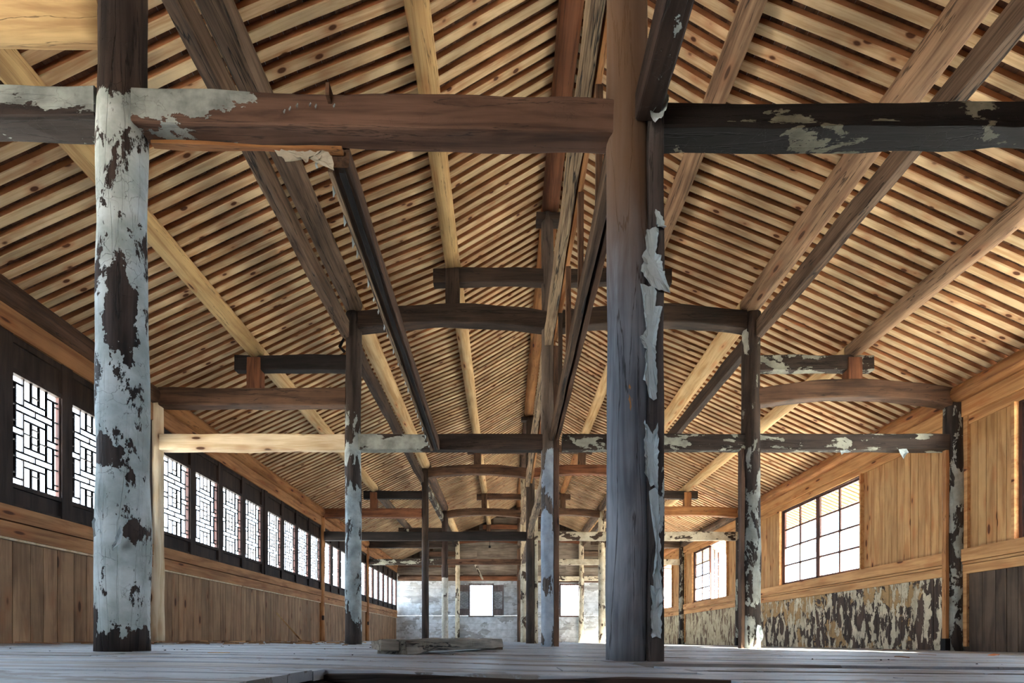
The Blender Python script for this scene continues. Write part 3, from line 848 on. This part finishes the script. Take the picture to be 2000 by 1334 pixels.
member('stud', (.70, 6.1, 3.01), (.70, 6.1, 4.20), .05, .045, 'darkold', 'thin dark stud just before the second frame centre column', 'stud', 'centre row studs', seed=6)
# joist between the foreground tie and the second tie
j = member('ceiling_joist', (-.95, 2.77, 2.86), (-.965, 6.72, 2.80), .115, .13, 'brown', 'grooved brown joist running from foreground tie to second tie', 'joist', rough=.004, seed=8)
b = member('groove_strip', (-.935, 2.77, 2.78), (-.95, 6.70, 2.72), .03, .028, 'black', parent=j, seed=2)
b['label'] = 'dark strip in the groove'
b = member('edge_strip', (-1.00, 2.77, 2.785), (-1.015, 6.70, 2.725), .028, .03, 'sliver', parent=j, seed=3)
b['label'] = 'pale splintered edge'
random.seed(5)
for i in range(22):
    y = 2.85 + i * .175 + random.uniform(-.05, .05)
    x = -1.013; z = 2.785 - .016 * (y - 2.77)
    L = random.uniform(.02, .07)
    inv = world_of(j).inverted()
    mb = MB()
    P = [Vector((x, y, z + .02)), Vector((x - .004, y + L, z + .02)), Vector((x - .022, y + L * .9, z - .012)), Vector((x - .012, y + L * .4, z - .03 - L * .4)), Vector((x - .008, y, z - .01))]
    vs = [inv @ p for p in P] + [inv @ (p + Vector((.003, 0, 0))) for p in P]
    n = len(P)
    mb.add(vs, [tuple(range(n)), tuple(reversed(range(n, 2 * n)))] + [(k, k + n, (k + 1) % n + n, (k + 1) % n) for k in range(n)])
    mb.build('paint_flake', M['flake'], j)
# curling white strip at the joist head
cs = MB()
for i in range(8):
    a = i / 8 * 2.2; b_ = (i + 1) / 8 * 2.2
    p = Vector((-1.02 - .05 * math.sin(a), 2.74, 2.83 - .05 * a * .6)); q = Vector((-1.02 - .05 * math.sin(b_), 2.74, 2.83 - .05 * b_ * .6))
    cs.obox(p, q, .012, .003, up=(0, 1, 0))
o = cs.build('curled_strip', M['flake'], None); o.parent = j; o.matrix_parent_inverse = world_of(j).inverted()

# ------------------------------------------------------------------ left wall
BAYS = [(BACK, 2.70), (2.70, 6.80), (6.80, 12.95), (12.95, 17.2), (17.2, END)]
random.seed(3)
XWL = -4.93
lw = MB()
def vplanks(mb, x, y0, y1, z0, z1, th, wmin, wmax, jit=.004, into=-1):
    y = y0
    while y < y1 - .01:
        w = random.uniform(wmin, wmax)
        if y + w > y1 - .06: w = y1 - y
        d = random.uniform(0, jit)
        g = .003
        a, b = (x + into * (th + d), x + into * d)
        mb.box(min(a, b), max(a, b), y + g, y + w - g, z0, z1)
        y += w
for (a, b) in BAYS:
    vplanks(lw, XWL, a + .02, b - .02, -.05, 1.09, .03, .14, .21)
wall_left = struct(lw.build('wall_left', M['plank_left']), 'brown vertical pine planks below the lattice windows')
bk = MB(); bk.box(XWL - .07, XWL - .045, BACK, END, -.1, 1.30)
struct(bk.build('wall_backing', M['plank_brown'], wall_left))
n = 0
def trim(mb, mat, label):
    global n
    n += 1
    return struct(mb.build('trim_%d' % n, mat), label)
sb = MB(); st_ = MB(); hb = MB()
for i, (a, b) in enumerate(BAYS):
    e0, e1 = a + .07, b - .07
    sb.box(XWL - .10, XWL + .055, e0, e1, 1.27, 1.42)
    sb.box(XWL - .10, XWL + .045, e0, e1, 1.105, 1.258)
    st_.box(XWL - .02, XWL + .035, e0, e1, 1.082, 1.103)
    hb.box(XWL - .04, XWL + .05, e0, e1, 3.14, 3.375)
trim(sb, M['sill_left'], 'orange pine sill beam under the lattice windows')
trim(st_, M['pine_new'], 'thin pale bead under the left sill beam')
trim(hb, M['sill_left'], 'orange pine board above the lattice windows')
up = MB(); up.box(XWL - .09, XWL - .045, BACK, END, 3.09, 3.372)
# lattice cells: columns 0..7, rows 0..16
cx = [0, .55, 1.5, 2.5, 3.5, 4.5, 5.45, 6.0]
R = []
def cell(c0, c1, r0, r1): R.append((c0, c1, r0, r1))
for f in (0, 1):
    T = (lambda r: r) if f == 0 else (lambda r: 16 - r)
    q = lambda c0, c1, r0, r1: cell(c0, c1, min(T(r0), T(r1)), max(T(r0), T(r1)))
    q(0, 1.5, 0, 1); q(4.5, 6, 0, 1)
    for (l, r) in ((0, .55), (5.45, 6)):
        q(l, r, 1, 1.8); q(l, r, 1.8, 4.2); q(l, r, 4.2, 6.6); q(l, r, 6.6, 7.5)
    for (l, r) in ((.55, 1.5), (4.5, 5.45)):
        q(l, r, 1, 4); q(l, r, 5, 7.5)
    q(0, 1.5, 7.5, 8.5); q(4.5, 6, 7.5, 8.5)
    q(1.5, 2.5, 0, 3); q(3.5, 4.5, 0, 3); q(2.5, 3.5, 0, 2); q(2.5, 3.5, 2, 3)
    q(1.5, 4.5, 3, 4); q(.55, 3.0, 4, 5); q(3.0, 5.45, 4, 5); q(1.5, 4.5, 5, 6)
    q(1.5, 2.5, 6, 8); q(3.5, 4.5, 6, 8.6 if f == 0 else 7.4); q(2.5, 3.5, 6, 6.9); q(2.5, 3.5, 6.9, 8)
def lattice(mb, y0, y1, z0, z1, x, t=.014, dpt=.012):
    segs = set()
    for (a, b, c, d) in R:
        segs |= {('h', c, a, b), ('h', d, a, b), ('v', a, c, d), ('v', b, c, d)}
    Y = lambda c: y0 + (y1 - y0) * c / 6
    Z = lambda r: z1 - (z1 - z0) * r / 16
    for (k, p, a, b) in segs:
        if k == 'h':
            if p in (0, 16): continue
            mb.box(x - dpt / 2, x + dpt / 2, Y(a), Y(b), Z(p) - t / 2, Z(p) + t / 2)
        else:
            if p in (0, 6): continue
            mb.box(x - dpt / 2 + .001, x + dpt / 2 - .001, Y(p) - t / 2, Y(p) + t / 2, Z(b), Z(a))
wn = 0
def lattice_meshes(pitch, dpt):
    """frame, lattice and panels of one bay panel, local y from 0 to pitch"""
    fr = MB(); x = 0
    s = .065
    for a, b in ((0, s), (pitch - s, pitch)):
        fr.box(-.04, .035, a, b, 1.42, 3.14)
    fr.box(-.035, .02, s, pitch - s, 3.07, 3.14)
    fr.box(-.035, .028, s, pitch - s, 2.76, 2.81)
    fr.box(-.035, .028, s, pitch - s, 1.615, 1.66)
    fr.box(-.035, .02, s, pitch - s, 1.42, 1.455)
    inn = MB()
    inn.box(-.03, .012, s, s + .014, 1.66, 2.76); inn.box(-.03, .012, pitch - s - .014, pitch - s, 1.66, 2.76)
    pn = MB(); pn.box(-.02, -.005, s, pitch - s, 2.81, 3.07)
    p2 = MB(); p2.box(-.02, -.005, s, pitch - s, 1.455, 1.615)
    la = MB(); lattice(la, s + .014, pitch - s - .014, 1.66, 2.76, -.01, dpt=dpt)
    return [('frame', fr.mesh('frame', M['lattice'])), ('glazing_bead', inn.mesh('glazing_bead', M['sash'])), ('top_panel', pn.mesh('top_panel', M['lattice'])),
            ('bottom_panel', p2.mesh('bottom_panel', M['lattice'])), ('lattice', la.mesh('lattice', M['lattice_thin']))]
ORD = ['first', 'second', 'third', 'fourth', 'fifth', 'sixth', 'seventh', 'eighth', 'ninth']
for bi, (a, b) in enumerate(BAYS):
    lo, hi = a + .06, b - .06
    if bi == 2:
        mid = (lo + hi) / 2
        spans = [(lo, mid - .06, 4), (mid + .06, hi, 4)]
        mm = MB(); mm.box(XWL - .06, XWL + .06, mid - .055, mid + .055, 1.42, 3.14)
        trim(mm, M['lattice'], 'dark mullion between the two sets of lattice windows')
    else:
        spans = [(lo if bi else hi - 4 * .68, hi, 6 if bi else 4)]
    k = 0
    for (s0, s1, cnt) in spans:
        pitch = (s1 - s0) / cnt
        ms = lattice_meshes(pitch, .022 if bi < 3 else .012)
        for i in range(cnt):
            wn += 1
            w = struct(empty('window_%d' % wn, (XWL, s0 + i * pitch, 0)),
                       '%s dark lattice window of the left wall %s' % (ORD[k], BAYTXT.get(bi, 'before the nearest frame')))
            for nm, me in ms: put(nm, me, w)
            k += 1
up.box(XWL - .03, XWL - .0, BACK, 2.64 - 4 * .68, 1.42, 3.14)
ul = up.build('upper_wall', M['plank_left'], wall_left); ul['kind'] = 'structure'

# ------------------------------------------------------------------ right wall
random.seed(12)
XWR = 6.36
wall_right = struct(empty('wall_right', (XWR, 0, 0)), 'right wall of honey pine boards over painted planks')
def wr(mb, name, mat):
    o = mb.build(name, mat, None); o.parent = wall_right; o.location = (-XWR, 0, 0); o['kind'] = 'structure'
    return o
LOW = ['plank_brown', 'plank_brown', 'plank_peel', 'plank_pale', 'plank_pale']
ubk = MB()
WZ0, WZ1 = 1.34, 3.03
sills = MB(); heads = MB(); jambs = MB()
for bi, (a, b) in enumerate(BAYS):
    lw_ = MB(); vplanks(lw_, XWR, a + .05, b - .05, -.12, 1.01, .03, .12, .19, into=1)
    wr(lw_, 'lower_boarding', M[LOW[bi]])
    mid = (a + b) / 2
    w0, w1 = mid - 1.25, mid + 1.25
    if b - a < 3: w0, w1 = mid - .9, mid + .9
    u = MB()
    vplanks(u, XWR + .02, a + .05, w0 - .03, 1.30, 3.2, .025, .10, .15, into=1)
    vplanks(u, XWR + .02, w1 + .03, b - .05, 1.30, 3.2, .025, .10, .15, into=1)
    wr(u, 'upper_boarding', M['plank_right'])
    ubk.box(XWR + .05, XWR + .075, a, w0 - .03, -.1, 3.37); ubk.box(XWR + .05, XWR + .075, w1 + .03, b, -.1, 3.37)
    ubk.box(XWR + .05, XWR + .075, w0 - .03, w1 + .03, -.1, WZ0 - .02); ubk.box(XWR + .05, XWR + .075, w0 - .03, w1 + .03, WZ1 + .02, 3.37)
    e0, e1 = a + .10, b - .10
    sills.box(XWR - .06, XWR + .05, e0, e1, 1.17, 1.34)
    sills.box(XWR - .045, XWR + .05, e0, e1, 1.13, 1.162)
    sills.box(XWR - .035, XWR + .05, e0, e1, 1.00, 1.122)
    heads.box(XWR - .05, XWR + .05, e0, e1, 3.17, 3.39)
    heads.box(XWR + .0, XWR + .05, e0, e1, 3.05, 3.168)
    for yy in (w0 - .035, w1):
        jambs.box(XWR - .04, XWR + .10, yy, yy + .035, 1.34, 3.05)
    jambs.box(XWR - .03, XWR + .04, a + .11, a + .17, .0, 1.0)
    jambs.box(XWR - .03, XWR + .04, b - .17, b - .11, .0, 1.0)
    jambs.box(XWR - .02, XWR + .04, b - .17, b - .11, 1.34, 3.17)
    # casement window
    if bi == 0:
        vplanks(ubk, XWR + .02, w0 - .04, w1 + .04, 1.3, 3.2, .025, .10, .15, into=1)
        continue
    wn += 1
    w = struct(empty('window_%d' % wn, (XWR + .05, 0, 0)), 'four-column glazed casement window in the right wall %s' % BAYTXT.get(bi, 'behind the lens'))
    fr = MB()
    fr.box(-.03, .05, w0, w0 + .035, WZ0, WZ1); fr.box(-.03, .05, w1 - .035, w1, WZ0, WZ1)
    fr.box(-.03, .05, w0, w1, WZ1, WZ1 + .035); fr.box(-.03, .05, w0, w1, WZ0 - .01, WZ0 + .015)
    fr.build('window_frame', M['sash'], w)
    half = (w1 - w0 - .07) / 2
    for leaf in (0, 1):
        s = empty('sash', (0, (w0 + w1) / 2, 0)); s.parent = w
        sg = -1 if leaf == 0 else 1
        L = half - .012
        sf = MB(); t = .052
        y_ = lambda q: sg * (q + .006)
        def bx(mb, q0, q1, z0, z1, d=.02):
            aa, bb = y_(q0), y_(q1)
            mb.box(-d, d, min(aa, bb), max(aa, bb), z0, z1)
        bx(sf, 0, t, WZ0 + .02, WZ1 - .005); bx(sf, L - t, L, WZ0 + .02, WZ1 - .005)
        bx(sf, 0, L, WZ0 + .02, WZ0 + .055); bx(sf, 0, L, WZ1 - .045, WZ1 - .005)
        sf.build('sash_frame', M['sash'], s)
        gb = MB()
        bx(gb, L / 2 - .022, L / 2 + .022, WZ0 + .05, WZ1 - .04, .014)
        for r in (1, 2, 3):
            z = WZ0 + .04 + (WZ1 - WZ0 - .08) * r / 4
            bx(gb, t, L - t, z - .017, z + .017, .014)
        gb.build('glazing_bar', M['sash'], s)
        gl = MB(); bx(gl, t - .005, L - t + .005, WZ0 + .045, WZ1 - .035, .0015)
        gl.build('glass', M['glass'], s)
        s.location = (0, (w0 + w1) / 2, 0)
        if leaf == 0 and bi == 3: s.rotation_euler.z = math.radians(145)
        if leaf == 0 and bi == 2: s.rotation_euler.z = math.radians(1.5)
        if leaf == 0 and bi == 4: s.rotation_euler.z = math.radians(120)
wr(ubk, 'wall_backing', M['plank_brown'])
trim(sills, M['sill_right'], 'honey pine double sill beam along the right wall')
trim(heads, M['sill_right'], 'honey pine header board along the right wall')
trim(jambs, M['sill_right'], 'pine jambs of the right wall windows')

# ------------------------------------------------------------------ far gable wall and the wall behind the lens
def roofz(x):
    for i in range(len(ROOF) - 1):
        (a, za), (b, zb) = ROOF[i], ROOF[i + 1]
        if a <= x <= b: return za + (zb - za) * (x - a) / (b - a)
    return 3
def hboards(mb, y, x0, x1, z0, z1, hmin, hmax, holes, th=.03, sgn=1):
    z = z0
    while z < z1 - .005:
        h = random.uniform(hmin, hmax)
        for (a, b, c, d) in holes:
            for e in (c, d):
                if z < e < z + h: h = e - z if e - z > .02 else h
        if z + h > z1: h = z1 - z
        spans = [(x0, x1)]
        for (a, b, c, d) in holes:
            if z + h > c + .001 and z < d - .001:
                ns = []
                for (p, q) in spans:
                    if a > p: ns.append((p, min(a, q)))
                    if b < q: ns.append((max(b, p), q))
                spans = [s for s in ns if s[1] - s[0] > .01]
        j = random.uniform(0, .008)
        for (p, q) in spans:
            x = p
            while x < q - .001:
                L = min(random.uniform(2.5, 4.5), q - x)
                xa, xb = x, x + L - .003
                # clip by the roof line
                zt = z + h - .004
                if zt > 3.4:
                    while xa < xb and roofz(xa) + .05 < zt: xa += .03
                    while xb > xa and roofz(xb) + .05 < zt: xb -= .03
                if xb - xa > .03:
                    if sgn > 0: mb.box(xa, xb, y + j, y + th + j, z + .002, zt)
                    else: mb.box(xa, xb, y - th - j, y - j, z + .002, zt)
                x += L
        z += h
random.seed(17)
H = [(-1.58, -.56, 1.2, 2.58), (2.55, 3.35, 1.2, 2.58)]
wb = MB(); hboards(wb, END, -4.95, 6.4, -.12, 2.86, .24, .4, H)
wall_far = struct(wb.build('wall_back', M['plaster']), 'far wall of limewashed boards with two windows')
wg = MB(); hboards(wg, END, -4.95, 6.4, 2.86, 6.35, .26, .34, [])
struct(wg.build('gable_boards', M['gableboard'], wall_far))
gbk = MB(); hboards(gbk, END + .05, -5, 6.45, -.12, 3.0, .3, .3, H)
gp = [(-5, 3.0)] + [(x, z + .09) for x, z in ROOF[1:-1]] + [(6.45, 3.0)]
gbk.add([(x, END + .05, z) for x, z in gp] + [(x, END + .09, z) for x, z in gp],
        [tuple(range(len(gp))), tuple(reversed(range(len(gp), 2 * len(gp))))] + [(i, i + 1, i + 1 + len(gp), i + len(gp)) for i in range(len(gp) - 1)])
struct(gbk.build('wall_backing', M['plank_brown'], wall_far))
tb = MB(); tb.box(-4.8, .5, END - .04, END, 2.93, 3.04); tb.box(.9, 6.2, END - .04, END, 2.70, 2.80)
trim(tb, M['brown'], 'brown rail across the far wall')
for i, (a, b, c, d) in enumerate(H):
    wn += 1
    w = struct(empty('window_%d' % wn, (0, END, 0)), ('open window of the far wall, left one with both shutters folded back', 'open window of the far wall, right one with brown jamb')[i])
    fr = MB()
    fr.box(a - .06, a, -.05, .08, c - .06, d + .08); fr.box(b, b + .06, -.05, .08, c - .06, d + .08)
    fr.box(a, b, -.05, .08, d, d + .07); fr.box(a - .08, b + .08, -.07, .08, c - .06, c)
    fr.build('window_frame', M['sash' if i else 'shutter'], w)
    for sg, hx in ((-1, a), (1, b)):
        if i == 1 and sg > 0: continue
        L = .52
        s = empty('shutter', (hx, -.06, 0)); s.parent = w
        sf = MB()
        for (p, q) in ((0, .06), (L - .06, L)):
            sf.box(min(sg * p, sg * q), max(sg * p, sg * q), -.018, .018, c, d)
        for (p, q) in ((c, c + .05), (d - .06, d), (c + .26, c + .31), (d - .30, d - .25)):
            sf.box(min(0, sg * L), max(0, sg * L), -.018, .018, p, q)
        sf.build('shutter_frame', M['shutter'], s)
        pp = MB(); pp.box(min(sg * .05, sg * (L - .05)), max(sg * .05, sg * (L - .05)), -.006, .006, c + .03, c + .28)
        pp.box(min(sg * .05, sg * (L - .05)), max(sg * .05, sg * (L - .05)), -.006, .006, d - .27, d - .03)
        pp.build('shutter_panel', M['shutter'], s)
        la = MB(); lattice(la, .06, L - .06, c + .31, d - .30, 0, t=.012)
        la.v = [(sg * v[1], v[0], v[2]) for v in la.v]
        la.build('lattice', M['lattice_thin'], s)
        s.rotation_euler.z = -sg * math.radians(12)
# wall behind the lens
wf = MB(); hboards(wf, BACK, -4.95, 6.4, -.12, 6.35, .25, .4, [(-3.2, -1.4, .9, 2.1)], sgn=-1)
wall_front = struct(wf.build('wall_front', M['plank_left']), 'gable wall behind the viewpoint with one window opening')

pr = MB(); pr.add([(-5.6, BACK - .02, 3.0), (7.4, BACK - .02, 3.0), (7.4, BACK - 2.8, 2.45), (-5.6, BACK - 2.8, 2.45), (-5.6, BACK - .02, 3.06), (7.4, BACK - .02, 3.06), (7.4, BACK - 2.8, 2.51), (-5.6, BACK - 2.8, 2.51)],
                  [(0, 1, 2, 3), (7, 6, 5, 4), (0, 4, 5, 1), (1, 5, 6, 2), (2, 6, 7, 3), (3, 7, 4, 0)])
struct(pr.build('sun_block_roof', M['tile'], wall_front))  # unseen roof added to keep the sun out of the rear opening
# ------------------------------------------------------------------ loose things on the floor and walls
def rough_beam():
    e = tag(empty('hewn_beam', (-.6, 2.7, floorz(-.6, 2.7))), 'weathered hewn beam lying on the floorboards, left of centre', 'beam')
    a = Vector((-.645, 2.78, floorz(-.6, 2.78) + .043)); b = Vector((-.10, 4.75, floorz(0, 4.7) + .063))
    m1 = member('timber', a, b, .15, .078, 'hewn', parent=e, rough=.010, seed=4, step=.06, taper=.10)
    d = (a - b).normalized()
    member('tenon', a + Vector((.0, 0, .008)), a + d * .11 + Vector((-.045, .0, .012)), .085, .05, 'hewn', parent=e, rough=.012, seed=7, step=.03)
rough_beam()
ch = MB(); beam_mesh(ch, .2, .07, .022, x0=-.1)
o = put('timber_chock', ch.mesh('timber_chock', M['hewn']), None, (-.12, 4.55, floorz(-.1, 4.55) + .012))
tag(o, 'small wood chock under the far end of the hewn beam', 'block')
member('leaning_stick', (-4.40, 10.5, floorz(-4.4, 10.5) + .01), (-4.885, 10.35, .67), .05, .03, 'pine_yellow', 'yellow wooden stick leaning against the left plank wall', 'stick')

random.seed(31)
def chip_mesh(seed):
    r = random.Random(seed); mb = MB()
    L = r.uniform(.06, .20); w = r.uniform(.012, .035); h = r.uniform(.004, .014)
    n = 6; vs = []
    for i in range(n + 1):
        t = i / n; x = (t - .5) * L
        ww = w * (1 - abs(2 * t - 1) ** 3 * r.uniform(.4, .9)) * .5
        z = h * .3 * math.sin(t * 3.1) + r.uniform(0, .002)
        vs += [(x, -ww, z), (x, ww, z), (x, ww * .8, z + h), (x, -ww * .8, z + h)]
    fs = []
    for i in range(n):
        for j in range(4):
            a = i * 4 + j; b = i * 4 + (j + 1) % 4
            fs.append((a, a + 4, b + 4, b))
    fs += [(0, 1, 2, 3), (n * 4 + 3, n * 4 + 2, n * 4 + 1, n * 4)]
    mb.add(vs, fs)
    return mb.mesh('wood_chip', M['chip'])
chips = [chip_mesh(i) for i in range(8)]
fc = None
taken = []
def chip(x, y, label, group, sc=1.0):
    global fc
    for _ in range(30):
        if all(math.hypot(x - a, y - b) > .17 * (sc + c) * .5 for a, b, c in taken): break
        x += random.uniform(.0, .25); y += random.uniform(-.2, .4)
    taken.append((x, y, sc))
    me = random.choice(chips)
    if fc is None: fc = o = put('wood_chip', me)
    else:
        o = fc.copy(); o.data = me; C.objects.link(o)
    o.location = (x, y, floorz(x, y) + .003)
    o.rotation_euler = (0, random.uniform(-.06, .06), random.uniform(-1.2, 1.2))
    o.scale = (sc,) * 3
    tag(o, label, 'wood chip', group)
for i in range(96):
    y = random.uniform(4.6, 9.0)
    chip(-4.80 + abs(random.gauss(0, .45)), y, 'wood chip in the litter along the left wall', 'wood chips along the left wall', random.uniform(1.0, 2.0))
for i in range(14):
    chip(random.uniform(-3.2, -1.4), random.uniform(5.0, 7.2), 'wood chip on the floorboards left of the second frame', 'wood chips left of the hewn beam', random.uniform(.5, .9))
for i in range(10):
    y = random.uniform(3.4, 7.5)
    chip(random.uniform(2.0, 5.6), y, 'wood chip on the floorboards in the right aisle', 'wood chips in the right aisle', random.uniform(.5, 1.1))
o = fc.copy(); o.data = chips[2]; C.objects.link(o); o.location = (-1.43, 2.42, floorz(-1.43, 2.42) + .004); o.rotation_euler = (0, 0, .03); o.scale = (.55, .7, .7)
tag(o, 'reddish sliver lying alone on the floor right of the big left column', 'wood chip')
o['group'] = 'single slivers'
if 'group' in o: del o['group']
cl = MB()
def clod(r, seed):
    mb = MB(); vs = []; fs = []
    n, m = 8, 5
    for i in range(m + 1):
        ph = math.pi * i / m
        for j in range(n):
            th = 2 * math.pi * j / n
            v = Vector((math.sin(ph) * math.cos(th), math.sin(ph) * math.sin(th), math.cos(ph)))
            d = 1 + .5 * mn.noise(v * 1.6 + Vector((seed, 0, 0)))
            vs.append((v.x * r * d, v.y * r * d, (v.z * d * .6 + .5) * r))
    for i in range(m):
        for j in range(n):
            a = i * n + j; b = i * n + (j + 1) % n
            fs.append((a, a + n, b + n, b))
    mb.add(vs, fs)
    return mb.mesh('dirt_clod', M['dirt'])
cms = [clod(.008, i) for i in range(4)]
fcl = None
for i in range(30):
    x = random.uniform(-3.2, -.2) if i < 22 else random.uniform(1.2, 3.0); y = random.uniform(1.6, 5.2) if i < 22 else random.uniform(1.4, 3.4)
    if x / y < -1.04: x = -y * random.uniform(.2, .95)
    if fcl is None: fcl = o = put('dirt_clod', cms[0])
    else: o = fcl.copy(); o.data = random.choice(cms); C.objects.link(o)
    s = random.uniform(.35, .9) * (y / 3.2)
    o.location = (x, y, floorz(x, y) - .001); o.scale = (s, s, s)
    side = 'left' if i < 22 else 'right'
    tag(o, 'tiny dark clod of dirt on the floorboards, %s half' % side, 'dirt', 'dirt clods on the %s of the floor' % side)
o = fcl.copy(); o.data = clod(.020, 9); C.objects.link(o); o.location = (1.27, 1.56, floorz(1.27, 1.56) - .014); o.scale = (1.1, .8, .6)
tag(o, 'larger dark lump of dirt on the boards near the right foreground', 'dirt'); del o['group']
lf = MB(); lf.add([(-.06, 0, .006), (-.02, .03, .014), (.05, .01, .008), (.03, -.025, .016), (-.03, -.03, .004), (0, 0, .022)],
                  [(0, 5, 1), (1, 5, 2), (2, 5, 3), (3, 5, 4), (4, 5, 0), (0, 1, 2, 3, 4)])
o = put('dry_leaf', lf.mesh('dry_leaf', M['leaf']), None, (4.3, 4.25, floorz(4.3, 4.25) + .002))
tag(o, 'orange dry leaf on the floor near the right wall', 'leaf')

# broken lath hanging from the end-wall tie beam, and a hanging cable
member('hanging_lath', (-1.05, 17.2, 2.765), (-.78, 17.2, 2.24), .05, .07, 'beige_paint', 'pale broken lath hanging from the fourth frame tie beam above the far window', 'lath')
cab = tag(empty('hanging_cable', (-.40, 12.86, 2.75)), 'thin cable with a dark bulb holder hanging from the third frame tie beam', 'cable')
member('cable', (-.40, 12.87, 2.76), (-.40, 12.87, 2.60), .008, .008, 'black', parent=cab, rnd=True)
member('bulb_holder', (-.40, 12.87, 2.60), (-.40, 12.87, 2.54), .05, .05, 'black', parent=cab, rnd=True, belly=.3, step=.02)
hk = tag(empty('iron_hook', (-2.26, 6.67, 4.26)), 'bent iron strap hanging on the left inner column at the second frame', 'hook')
member('strap', (-2.225, 6.69, 4.26), (-2.285, 6.69, 4.14), .012, .03, 'iron', parent=hk)
member('hook', (-2.285, 6.69, 4.145), (-2.215, 6.69, 4.075), .012, .03, 'iron', parent=hk)
# neighbouring roof seen through the right far window
nr = MB()
nr.add([(1.5, 30, 1.2), (8, 30, 1.2), (8, 34, 3.4), (1.5, 34, 3.4), (1.5, 30, 1.05), (8, 30, 1.05), (8, 34, 3.25), (1.5, 34, 3.25)],
       [(0, 1, 2, 3), (7, 6, 5, 4), (0, 4, 5, 1), (1, 5, 6, 2), (2, 6, 7, 3), (3, 7, 4, 0)])
nrt = tag(empty('neighbouring_roof', (4.5, 32, -3.5)), 'pale ribbed roof seen through the right window of the far wall', 'roof')
o = nr.build('roof_slab', M['tile'], None); o.parent = nrt; o.location = (-4.5, -32, 3.5)
nt = MB()
for i in range(26):
    x = 1.6 + i * .25
    nt.obox((x, 30, 1.25), (x, 34, 3.45), .10, .10)
o = nt.build('tile_rib', M['tile'], None); o.parent = nrt; o.location = (-4.5, -32, 3.5); o['kind'] = 'stuff'
nw = MB(); nw.box(1.8, 7.7, 30.6, 33.8, -3.5, 1.5)
o = nw.build('house_wall', M['plaster'], None); o.parent = nrt; o.location = (-4.5, -32, 3.5)
